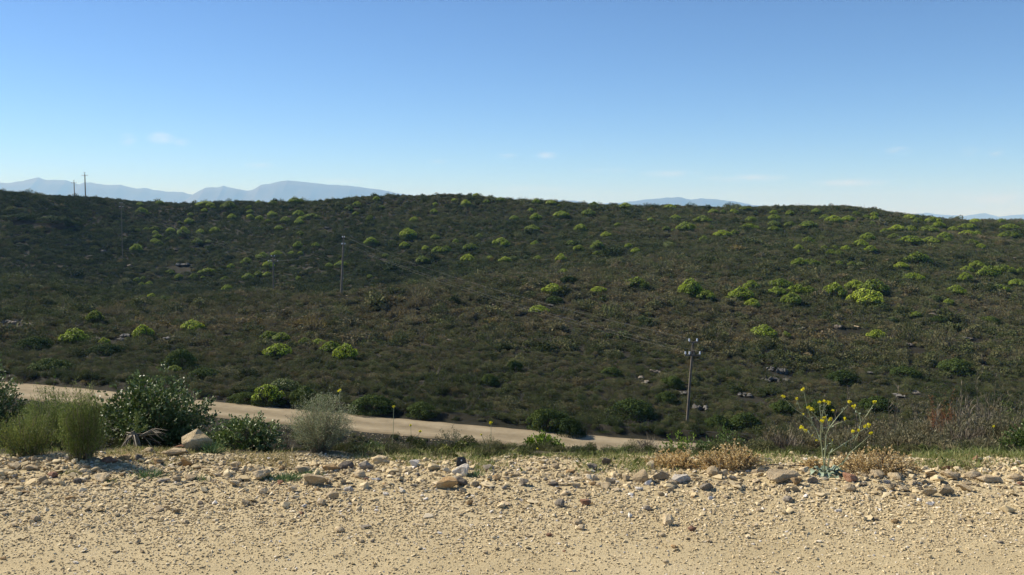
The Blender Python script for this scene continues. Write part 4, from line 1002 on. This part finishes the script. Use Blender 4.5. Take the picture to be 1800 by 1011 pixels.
for i, (x, y, w, h) in enumerate([(262, 842, 50, 20), (352, 846, 34, 12), (196, 851, 26, 10), (470, 843, 26, 12), (505, 845, 44, 16), (545, 838, 40, 14), (370, 796, 34, 22), (128, 838, 30, 14), (836, 842, 22, 16), (718, 822, 18, 14)]):
    g_ = g_at(x, y); rr = np.random.default_rng(700 + i); mb = MB(); n_ = int(w * 4); Wd = w * g_.y / F; H = h * g_.y / F
    P = np.stack([rr.normal(0, Wd * .22, n_), rr.normal(0, Wd * .16, n_), np.full(n_, -.004)], 1)
    A = nrm(P * (1, 1, 0) / Wd * 2.2 + rr.normal(size=(n_, 3)) * .3 + (0, 0, .8))
    leaves(mb, P, A, H * rr.uniform(.6, 1.3, n_), .0055, curl=.12)
    o = mb.obj('grass_tuft', FM['tuft' if i not in (2, 7, 9) else 'grass'], loc=g_)
    tag(o, None, 'grass tuft', 'green tufts among the stones')
    items.append((o, x, '%s green tuft of blades among the roadside stones' % ('blue' if i not in (2, 7, 9) else 'yellow')))
label_all(items)

# ------------------------------------------------------------------ flowers
def head(mb, p, r, seed):
    rr = np.random.default_rng(seed)
    for q in range(6):
        c = np.array(p) + nrm(rr.normal(size=3)) * (1, 1, .8) * r * rr.uniform(.2, .95) + (0, 0, r * .15); n_ = 11
        d = nrm(rr.normal(size=(n_, 3)) + (0, 0, .6))
        leaves(mb, c + d * r * .1, d, r * .66, r * .58)
        tube(mb, [np.array(p) - (0, 0, r * 1.3), c], .0009, .0007, 3, 1)
MY = 6.2
def mp(zx, zy, dy=0.0):     # zoom picture units -> world
    return np.array(at(1350 + zx / 4, 620 + zy / 4, MY + dy))
gb = g_at(1451, 838); MY = gb.y + .02
mroot = empty('mustard_plant', (gb.x, gb.y, gb.z)); tag(mroot, 'tall branching yellow flowered weed rooted among the roadside stones', 'flower')
base_l = np.array([gb.x, gb.y, gb.z])
mb = MB()
STEMS = [[(405, 865, 0), (385, 720, -.01), (370, 600, -.01), (375, 480, -.02), (385, 420, -.02), (398, 362, -.02)], [(375, 640, -.01), (340, 540, .02), (290, 470, .05), (240, 430, .07), (180, 390, .09), (118, 325, .1)],
         [(320, 510, .03), (303, 470, .03), (280, 400, .04), (265, 340, .04), (254, 280, .04)], [(400, 800, 0), (402, 700, .01), (410, 580, .02), (430, 530, .02), (490, 450, .04), (560, 372, .05)],
         [(428, 535, .02), (470, 505, .02), (530, 484, .0)], [(428, 530, .02), (412, 460, 0), (392, 400, -.02), (412, 365, -.02)], [(420, 820, 0), (430, 710, -.02), (520, 650, -.05), (600, 600, -.07), (650, 552, -.08), (705, 518, -.09)],
         [(520, 790, .02), (580, 700, .03), (640, 650, .04), (712, 585, .05)], [(430, 835, 0), (520, 780, .04), (590, 680, .06), (638, 560, .08), (650, 495, .09), (700, 430, .1), (742, 365, .11)], [(652, 485, .09), (640, 430, .1), (606, 392, .1)],
         [(372, 625, 0), (318, 585, -.03), (272, 555, -.05), (238, 532, -.06)], [(225, 395, .08), (204, 335, .08)], [(376, 470, -.02), (366, 400, -.03), (364, 362, -.03)], [(376, 500, -.02), (330, 440, 0), (305, 412, .01)],
         [(440, 640, 0), (455, 618, 0)], [(384, 560, -.02), (383, 500, -.03)], [(430, 500, 0), (437, 478, 0)], [(600, 600, -.07), (600, 562, -.07)]]
for i, st in enumerate(STEMS):
    pts = [mp(a, b, c) - base_l for a, b, c in st]
    tube(mb, pts, .0046 if i in (0, 3, 6, 8) else .0028, .0014, 5)
mb.obj('stem', FM['mstem'], mroot)
mb = MB(); rr = np.random.default_rng(12)
for st in STEMS:
    for q in range(len(st) * 2):
        t = rr.uniform(0, len(st) - 1.01); k = int(t); f = t - k
        p_ = (mp(*st[k]) * (1 - f) + mp(*st[k + 1]) * f) - base_l
        leaves(mb, p_[None], nrm(rr.normal(size=(1, 3)) + (0, 0, .5)), rr.uniform(.012, .034) * (1.3 if p_[2] < .25 else .7), .007, fold=True)
mb.obj('stem_leaf', FM['mleaf'], mroot)
for i, (a, b, r_, dy) in enumerate([(105, 310, .017, .1), (248, 262, .019, .04), (203, 325, .014, .08), (285, 385, .014, .03), (303, 403, .018, .01), (245, 435, .009, .07), (363, 351, .015, -.03), (397, 345, .015, -.02), (428, 353, .019, -.02),
        (457, 408, .013, 0), (397, 460, .015, 0), (383, 488, .018, -.03), (437, 472, .017, 0), (541, 470, .018, 0), (572, 347, .017, .05), (603, 380, .017, .1), (748, 348, .019, .11), (235, 525, .018, -.06), (265, 549, .015, -.05),
        (312, 582, .009, -.03), (340, 618, .01, -.02), (598, 555, .015, -.07), (635, 549, .013, -.07), (682, 520, .016, -.08), (709, 511, .017, -.09), (722, 571, .018, .05), (455, 617, .007, 0)]):
    mb = MB(); head(mb, mp(a, b, dy) - base_l, r_ * .76, 500 + i); mb.obj('flower_head', [FM['petal'], FM['mstem']], mroot)
rr = np.random.default_rng(77)
for i, (a, ln, wd, el) in enumerate([(-2.9, .13, .045, .35), (-2.3, .10, .04, .3), (-.25, .17, .05, .22), (-.6, .15, .05, .12), (-1.2, .12, .05, .15), (.3, .14, .045, .45), (-.1, .12, .045, .8), (2.6, .12, .04, .5), (1.4, .1, .04, .7), (-1.9, .11, .045, .1), (3.0, .09, .035, .9)]):
    mb = MB(); n_ = 7; d = np.array([math.cos(a), math.sin(a), 0]); q = np.array([-math.sin(a), math.cos(a), 0]); V = []
    for j in range(n_):
        t = j / (n_ - 1); w_ = wd * 1.15 * (math.sin(math.pi * min(1, t * .8 + .1)) ** .7) * (1 + .18 * math.sin(j * 2.6 + i)); c = d * ln * t * math.cos(el) + np.array([0, 0, .02 + ln * math.sin(el) * t * .8 - .25 * ln * t ** 3 + .012 * math.sin(j * 1.9 + i)])
        V += [c - q * w_ / 2 + (0, 0, w_ * .18), c + (0, 0, 0), c + q * w_ / 2 + (0, 0, w_ * .18)]
    mb.add(V, [[3 * j, 3 * j + 1, 3 * j + 4, 3 * j + 3] for j in range(n_ - 1)] + [[3 * j + 1, 3 * j + 2, 3 * j + 5, 3 * j + 4] for j in range(n_ - 1)], 0, True)
    mb.obj('leaf', FM['mleaf'], mroot)
items = []
for i, (x, y, xb, yb, r_, Yq, lb) in enumerate([(597, 688, 592, 780, .015, 7.2, 'single yellow flower poking above the grey shrub'), (692, 716, 688, 790, .013, 7.4, 'pale yellow flower on a thin stalk left of three lower ones'),
        (722, 748, 721, 792, .010, 7.4, 'small yellow flower on an upright stalk before the dirt road'), (739, 758, 716, 800, .012, 7.3, 'yellow flower on a stalk leaning right before the dirt road'),
        (863, 744, 861, 800, .013, 7.4, 'yellow flower on an upright stalk right of the dark bushy shrub'), (846, 764, 858, 800, .009, 7.4, 'tiny yellow flower leaning left beside the dark bushy shrub'),
        (1303, 785, 1300, 812, .010, 8.0, 'tiny yellow flower in front of the green bushes'), (1746, 750, 1744, 815, .013, 8.2, 'lone yellow flower in the grey scrub at the right'), (1760, 835, 1761, 846, .018, 6.25, 'low orange yellow flower among the stones at the far right'), (945, 790, 945, 808, .010, 7.1, 'tiny yellow flower in front of the bright green bush')]):
    X = ps(xb, pv(yb)) * Yq; gz = float(hgt(X, Yq)); root = empty('wildflower', (X, Yq, gz)); tag(root, lb, 'flower', 'single yellow wildflowers')
    tp = np.array(at(x, y, Yq)) - np.array([X, Yq, gz])
    mb = MB(); tube(mb, [(0, 0, -.01), tp * .5 + (.006, 0, 0), tp], .0025, .0014, 4); mb.obj('stem', FM['mstem'], root)
    mb = MB(); head(mb, tp, r_, 800 + i); mb.obj('flower', [FM['petal'], FM['mstem']], root)

# ------------------------------------------------------------------ black plastic scrap, loose wire
g_ = g_at(811, 829)
root = empty('plastic_scrap', (g_.x, g_.y + .03, g_.z)); root.rotation_euler = (R(-8), R(3), R(12)); tag(root, 'small upright black plastic scrap with a white spot behind the stones', 'litter')
bm = bmesh.new()
out_ = [(-.045, -.02), (.045, -.02), (.034, .045), (.022, .082), (.012, .088), (-.018, .086), (-.028, .083), (-.036, .04)]
f_ = [bm.verts.new((a, -.004, b)) for a, b in out_]; bk = [bm.verts.new((a * .96, .008, b)) for a, b in out_]
bm.faces.new(f_); bm.faces.new(bk[::-1])
for i in range(8): bm.faces.new((f_[i], bk[i], bk[(i + 1) % 8], f_[(i + 1) % 8]))
bmesh.ops.recalc_face_normals(bm, faces=bm.faces)
me = bpy.data.meshes.new('plate'); bm.to_mesh(me); bm.free(); me.materials.append(FM['black']); o = link(bpy.data.objects.new('plate', me)); o.parent = root
mb = MB(); tube(mb, [(-.004, -.004, .066), (-.004, -.0065, .066)], .0052, .0052, 10); mb.obj('white_spot', FM['whitedot'], root)
a_ = g_at(1346, 832); b_ = g_at(1412, 832)
mb = MB(); tube(mb, [np.array(a_.lerp(b_, t)) + (0, .02 * math.sin(t * 5), .05 + .004 * math.sin(t * 9)) for t in np.linspace(0, 1, 9)], .0035, .0035, 6)
tag(mb.obj('loose_wire', FM['black']), 'short black wire lying left of the yellow flowered weed', 'wire')

# ------------------------------------------------------------------ stones
SR = np.random.default_rng(2024)
def sg(px, py):
    v = pv(py); Y = CAMZ / -v; X = ps(px, v) * Y
    z = max(float(hgt(X, Y)) - .10 * (1 - np.clip((Y - 5.95) / .35, 0, 1)), float(road_h(np.array([X]), np.array([Y]))[0]))
    g2 = (CAMZ - z) / -v; X = ps(px, v) * g2
    z = max(float(hgt(X, g2)) - .10 * (1 - np.clip((g2 - 5.95) / .35, 0, 1)), float(road_h(np.array([X]), np.array([g2]))[0]))
    return Vector((X, g2, z))
KEY = [  # x, y (base), width, height px, shape, index, colour, tilt, label
    (346, 793, 62, 36, 'blocky', 5, 'boulder', -.12, 'largest pale cream boulder below the glossy shrub'), (305, 805, 46, 14, 'flat', 1, 'tan', .05, 'half buried mossy tan slab in front of the pale boulder'),
    (260, 796, 20, 9, 'rounded', 1, 'tan', 0, 'rounded tan stone beside the withered stump'), (312, 784, 24, 8, 'blocky', 0, 'rust brown', 0, 'brown stone touching the left of the pale boulder'),
    (462, 846, 44, 20, 'blocky', 1, 'pale cream', .1, 'pale cream block left of the blue green tuft'), (551, 858, 50, 24, 'blocky', 3, 'tan', .15, 'big tan block in front of the grey shrub'),
    (530, 834, 30, 14, 'blocky', 4, 'pale cream', .1, 'cream stone under the left of the grey shrub'), (580, 830, 32, 12, 'flat', 2, 'ochre', .2, 'ochre slab at the foot of the grey shrub'),
    (607, 827, 28, 13, 'rounded', 2, 'dark grey', 0, 'dark charcoal stone right of the grey shrub'), (642, 827, 30, 15, 'blocky', 5, 'grey', .2, 'dark sided grey boulder second right of the grey shrub'),
    (668, 812, 24, 10, 'rounded', 0, 'pale cream', 0, 'cream stone on the verge right of the grey shrub'), (813, 838, 36, 20, 'blocky', 0, 'white', -.35, 'tilted pinkish white slab in front of the black scrap'),
    (856, 830, 30, 11, 'flat', 3, 'grey', -.12, 'grey green slab right of the pinkish white slab'), (785, 862, 44, 22, 'blocky', 2, 'ochre', -.3, 'tilted ochre block below the black scrap'),
    (806, 855, 34, 14, 'flat', 4, 'dark grey', .3, 'dark shaded slab leaning on the tilted ochre block'), (870, 846, 20, 10, 'rounded', 3, 'ochre', 0, 'round ochre stone right of the black scrap'),
    (1045, 846, 32, 9, 'flat', 5, 'pale cream', 0, 'flat cream slab below the grass patch'), (1040, 829, 26, 13, 'blocky', 1, 'grey', 0, 'grey block standing in the grass patch'),
    (1066, 822, 18, 17, 'blocky', 3, 'dark grey', .3, 'upright dark stone in the grass patch'), (1130, 850, 42, 20, 'flat', 0, 'tan', -.5, 'long tan stone leaning up to the right'),
    (1146, 828, 20, 18, 'blocky', 4, 'pale cream', -.5, 'cream stone topping the long leaning stone'), (1198, 851, 42, 15, 'flat', 2, 'white', 0, 'largest white slab beside the leaning stone'),
    (1165, 848, 32, 16, 'blocky', 5, 'tan', 0, 'tan block between leaning stone and white slab'), (1204, 818, 9, 16, 'blocky', 0, 'pale cream', -.1, 'narrow upright cream stone in the orange plants'),
    (1180, 858, 26, 14, 'blocky', 2, 'tan', -.2, 'tan wedge in front of the white slab'), (1274, 838, 14, 14, 'blocky', 3, 'pale cream', 0, 'upright cream stone before the orange plants'),
    (1256, 838, 24, 17, 'rounded', 2, 'tan', 0, 'round tan stone before the orange plants'), (1380, 850, 62, 20, 'flat', 1, 'tan', .04, 'widest tan slab left of the yellow flowered weed'),
    (1405, 855, 26, 15, 'blocky', 1, 'ochre', .1, 'ochre block on the right end of the widest slab'), (1432, 852, 22, 12, 'blocky', 5, 'grey', 0, 'grey stone touching the weed rosette from the left'),
    (1498, 848, 30, 15, 'blocky', 4, 'rust brown', .2, 'brownish stone right of the weed rosette'), (1545, 842, 34, 13, 'flat', 3, 'tan', 0, 'tan slab second right of the weed'), (1580, 844, 30, 11, 'flat', 4, 'pale cream', 0, 'cream slab third right of the weed'),
    (1640, 842, 24, 13, 'blocky', 3, 'ochre', 0, 'ochre block left of the far right stone pile'), (1678, 845, 42, 14, 'flat', 0, 'tan', 0, 'long tan slab at the base of the right stone pile'),
    (1668, 828, 20, 9, 'blocky', 2, 'rust brown', 0, 'pinkish brown stone atop the right stone pile'), (1715, 844, 32, 15, 'rounded', 3, 'pale cream', .15, 'smooth oval cream stone in the right pile'), (1747, 851, 44, 13, 'flat', 2, 'tan', 0, 'dark fronted flat slab right of the oval stone'),
    (1720, 812, 18, 10, 'blocky', 1, 'rust brown', -.5, 'reddish stone on top of the bank at the right'), (1700, 866, 30, 12, 'blocky', 4, 'tan', 0, 'tan stone on the gravel below the right pile'), (1790, 846, 30, 12, 'blocky', 5, 'tan', 0, 'tan stone cut by the right edge'),
    (1174, 926, 28, 20, 'flat', 3, 'pale cream', 0, 'pale round slab lying alone on the gravel'), (985, 893, 20, 14, 'rounded', 1, 'grey', 0, 'dark rounded stone left of a pair on the gravel'), (1030, 890, 22, 12, 'blocky', 4, 'rust brown', 0, 'brown stone right of a pair on the gravel'),
    (886, 892, 26, 6, 'flat', 4, 'pale cream', 0, 'flat cream flake on the middle gravel'), (615, 865, 24, 8, 'flat', 5, 'white', 0, 'bright white flat stone below the grey shrub'), (1476, 902, 14, 7, 'flat', 0, 'white', 0, 'bright white pebble on the gravel below the weed'),
    (20, 826, 30, 12, 'blocky', 2, 'pale cream', 0, 'cream stone in front of the leftmost feathery shrub'), (52, 828, 26, 9, 'flat', 1, 'tan', 0, 'dark fronted slab below the feathery shrubs'), (72, 852, 20, 16, 'blocky', 3, 'tan', 0, 'upright tan stone on the left gravel'), (90, 840, 18, 10, 'rounded', 0, 'rust brown', 0, 'round brown stone on the left verge'), (134, 850, 15, 9, 'rounded', 2, 'dark grey', 0, 'round grey brown stone below the dense feathery shrub'),
    (190, 815, 30, 12, 'blocky', 5, 'rust brown', 0, 'reddish brown stone right of the dense feathery shrub'), (218, 812, 24, 12, 'blocky', 0, 'ochre', 0, 'ochre stone below the withered stump'), (244, 812, 20, 14, 'blocky', 1, 'dark grey', .3, 'dark pointed stone below the withered stump'), (275, 816, 20, 12, 'blocky', 4, 'ochre', .2, 'brown pointed stone below the mossy slab'), (325, 824, 28, 18, 'blocky', 3, 'ochre', .4, 'leaning brown slab below the boulder'),
    (965, 944, 12, 6, 'flat', 2, 'rust brown', 0, 'small reddish pebble on the middle gravel')]
stones = []; items = []
def stone(px, py, w, h, shape, k, col, tilt, label=None):
    g_ = sg(px, py); Wm = w * g_.y / F; Hm = h * g_.y / F
    root = link(bpy.data.objects.new('stone', rock_mesh(shape, k, col)))
    ft = {'flat': .3, 'blocky': .58, 'rounded': .68}[shape]
    root.rotation_euler = (SR.normal(0, .08), tilt + SR.normal(0, .06), SR.uniform(-.5, .5) + (math.pi if SR.uniform() < .5 else 0))
    if abs(tilt) > .05 and abs(root.rotation_euler.z) > 1.5: root.rotation_euler.z -= math.pi
    dep = Wm * SR.uniform(.75, 1.0)
    root.scale = (Wm / 2 * 1.22, dep / 2 * 1.3, Hm / 2 / ft * 1.3)
    root.location = (g_.x, g_.y + dep * .42, g_.z + Hm * .42)
    tag(root, label, 'stone', 'stones along the road edge')
    stones.append((px, py - h / 2, w, h)); return root, g_
for kx in KEY: stone(*kx[:8], label=kx[8])
LM = [(0, 'left of the feathery shrubs'), (60, 'below the feathery shrubs'), (190, 'below the withered stump'), (300, 'below the pale boulder'), (400, 'left of the grey shrub'), (495, 'below the grey shrub'), (640, 'left of the black scrap'), (815, 'right of the black scrap'), (930, 'below the grass patch'), (1110, 'below the leaning stone'), (1230, 'below the orange plants'), (1420, 'below the yellow weed'), (1500, 'right of the yellow weed'), (1650, 'at the far right')]
CW = {'pale cream': 'cream', 'tan': 'tan', 'ochre': 'ochre', 'grey': 'grey', 'rust brown': 'rusty', 'white': 'white', 'dark grey': 'charcoal'}
cnt = 0
while cnt < 236:
    px = SR.uniform(-10, 1810)
    if cnt < 150:
        edge = np.interp(px, [0, 200, 450, 700, 1200, 1800], [832, 834, 845, 845, 850, 846]); py = edge + SR.normal(0, 12); w = SR.choice([SR.uniform(9, 15), SR.uniform(15, 31)], p=[.45, .55])
        if px < 450 and py < 806: continue
    else: py = SR.uniform(860, 995); w = SR.uniform(9, 19) * (1 if py < 940 else .7)
    if py > 1000 or py < 800: continue
    if 480 < px < 640 and py < 826: continue
    if 1425 < px < 1500 and py < 862: continue
    if any(abs(px - a) < (w + c_) * .42 and abs(py - b - 3) < (w * .3 + d_ * .5) for a, b, c_, d_ in stones): continue
    shape = SR.choice(['flat', 'blocky', 'rounded'], p=[.42, .43, .15]); col = SR.choice(list(CW), p=[.36, .42, .09, .07, .02, .03, .01])
    h = w * {'flat': SR.uniform(.28, .42), 'blocky': SR.uniform(.45, .65), 'rounded': SR.uniform(.5, .65)}[shape]
    o, g_ = stone(px, py, w, h, shape, int(SR.integers(0, 4 if shape == 'rounded' else 6)), col, SR.normal(0, .12))
    size = 'medium' if w > 13 else 'small'
    zone = 'on the verge' if py < 836 else ('at the road edge' if py < 866 else 'on the gravel')
    lm = [b for a, b in LM if a <= max(px, 0)][-1]
    items.append((o, px, '%s %s %s stone %s %s' % (size, CW[col], shape, zone, lm)))
    cnt += 1
label_all(items)

# ------------------------------------------------------------------ low weeds covering the verge crest and the top of the bank
n_ = 9000
c_ = rng.uniform(-150, 1950, n_); Y = rng.uniform(6.35, 13, n_) ; X = sat(c_) * Y
y0_ = np.interp(c_, [0, 480, 620, 830, 1150, 1300, 1620, 1800], [7.1, 7.1, 6.75, 6.5, 6.55, 6.6, 6.75, 6.9])
k = (Y > y0_) & (fbm(X * 1.2, Y * 1.2, 57, 3) + rng.normal(0, .25, n_) > -.25); X = X[k]; Y = Y[k]; n_ = len(X)
s_ = rng.uniform(.04, .09, n_) * rng.lognormal(0, .3, n_) * np.interp(Y, [6.5, 7.5, 9, 13], [.7, 1.0, 1.6, 2.6])
tint = np.clip(.25 + .3 * fbm(X, Y, 58, 3) + rng.normal(0, .15, n_), 0.02, .8)
scatter('verge_weeds', np.stack([X, Y, hgt(X, Y) - .004], 1), np.stack([rng.normal(0, .1, n_), rng.normal(0, .1, n_), rng.uniform(0, 6.283, n_)], 1), np.stack([s_, s_, s_ * rng.uniform(.6, 1.2, n_)], 1), rng.integers(0, 8, n_), tint, near_protos, 'low green weeds covering the crest of the verge before the drop', 'weeds')

# ------------------------------------------------------------------ gravel: what nobody could count
M['pebble'] = None
m, n, l = newmat('gravel_stone')
out = n.new('ShaderNodeOutputMaterial'); p = n.new('ShaderNodeBsdfPrincipled'); p.inputs['Roughness'].default_value = .92; p.inputs['Specular IOR Level'].default_value = .15
a = n.new('ShaderNodeAttribute'); a.attribute_type = 'INSTANCER'; a.attribute_name = 'tint'
r = ramp(n, [(0, (.25, .20, .13)), (.12, (.33, .265, .165)), (.3, (.42, .335, .195)), (.55, (.53, .43, .255)), (.8, (.61, .51, .325)), (.94, (.66, .57, .41)), (1, (.68, .63, .55))]); l.new(a.outputs['Fac'], r.inputs[0])
tcn = n.new('ShaderNodeTexCoord'); t2 = n.new('ShaderNodeTexNoise'); t2.inputs['Scale'].default_value = 2.5; t2.inputs['Detail'].default_value = 4; l.new(tcn.outputs['Object'], t2.inputs['Vector'])
mr = n.new('ShaderNodeMapRange'); mr.inputs['To Min'].default_value = .8; mr.inputs['To Max'].default_value = 1.2; l.new(t2.outputs['Fac'], mr.inputs['Value'])
hs = n.new('ShaderNodeHueSaturation'); l.new(mr.outputs[0], hs.inputs['Value']); l.new(r.outputs[0], hs.inputs['Color']); l.new(hs.outputs[0], p.inputs['Base Color']); l.new(p.outputs[0], out.inputs[0])
pebs = []
for k in range(12):
    V, Fc = rock_shape(70 + k, [.35, .55, .6][k % 3], 12); mb = MB(); mb.add(V, Fc); pebs.append(mb.mesh('pebble', m))
def gravel(name, X, Y, size, zfn, label):
    n_ = len(X); s_ = size * rng.lognormal(0, .38, n_)
    z = zfn(X, Y) + s_ * .25
    rot = np.stack([rng.normal(0, .25, n_), rng.normal(0, .25, n_), rng.uniform(0, 6.283, n_)], 1)
    scl = np.stack([s_ * rng.uniform(.8, 1.3, n_), s_ * rng.uniform(.7, 1.1, n_), s_ * rng.uniform(.6, 1.1, n_)], 1)
    return scatter(name, np.stack([X, Y, z], 1), rot, scl, rng.integers(0, 12, n_), np.clip(rng.normal(.55, .22, n_), 0, 1), pebs, label, 'gravel')
def zroad(X, Y):
    return np.maximum(road_h(X, Y), hgt(X, Y) - .10 * (1 - np.clip((Y - 5.95) / .35, 0, 1)))
n_ = 135000
X = rng.uniform(-5.2, 5.2, n_); Y = rng.uniform(3.9, 6.6, n_)
lane = Y + .055 * X - .10 * np.sin(X * .6)
dens = np.interp(lane + .12 * fbm(X * .7, Y * 1.5, 91, 3), [3.9, 4.3, 4.6, 4.85, 5.3, 5.5, 5.8, 6.1, 6.6], [.55, .5, .65, 1.0, 1.0, .7, .42, .6, .7])
k = rng.uniform(size=n_) < dens * (1 + .5 * fbm(X * 2.5, Y * 2.5, 92, 3))
X, Y = X[k], Y[k]
sz = .0078 * np.interp(Y, [4, 4.8, 5.6, 6.2], [.66, .85, 1.2, 1.4])
gravel('gravel', X, Y, sz, zroad, 'loose sandy gravel spread over the road surface')
n_ = 10500
X = rng.uniform(-5.4, 5.4, n_); Y = rng.uniform(5.0, 7.0, n_); pc = X / Y * F + 900; lim = CAMZ / -pv(np.interp(pc, [0, 500, 780, 840, 1120, 1600, 1680, 1800], [806, 812, 815, 836, 838, 838, 818, 812]))
k = (rng.uniform(size=n_) < np.interp(Y, [5, 5.5, 5.85, 6.1, 6.5, 7.0], [.03, .08, .45, 1, .85, .5])) & (Y < lim + rng.normal(0, .04, n_)); X, Y = X[k], Y[k]
gravel('gravel', X, Y, .023, zroad, 'coarse rubble of small stones heaped along the road edge')
n_ = 2600
c_ = rng.uniform(-100, 1900, n_); X = sat(c_) * np.interp(c_, RX, RD); Y = np.interp(c_, RX, RD) - rng.uniform(3.0, 5.5, n_)
X = sat(c_) * Y
gravel('gravel', X, Y, .05, hgt, 'rubble along the near edge of the lower dirt road')
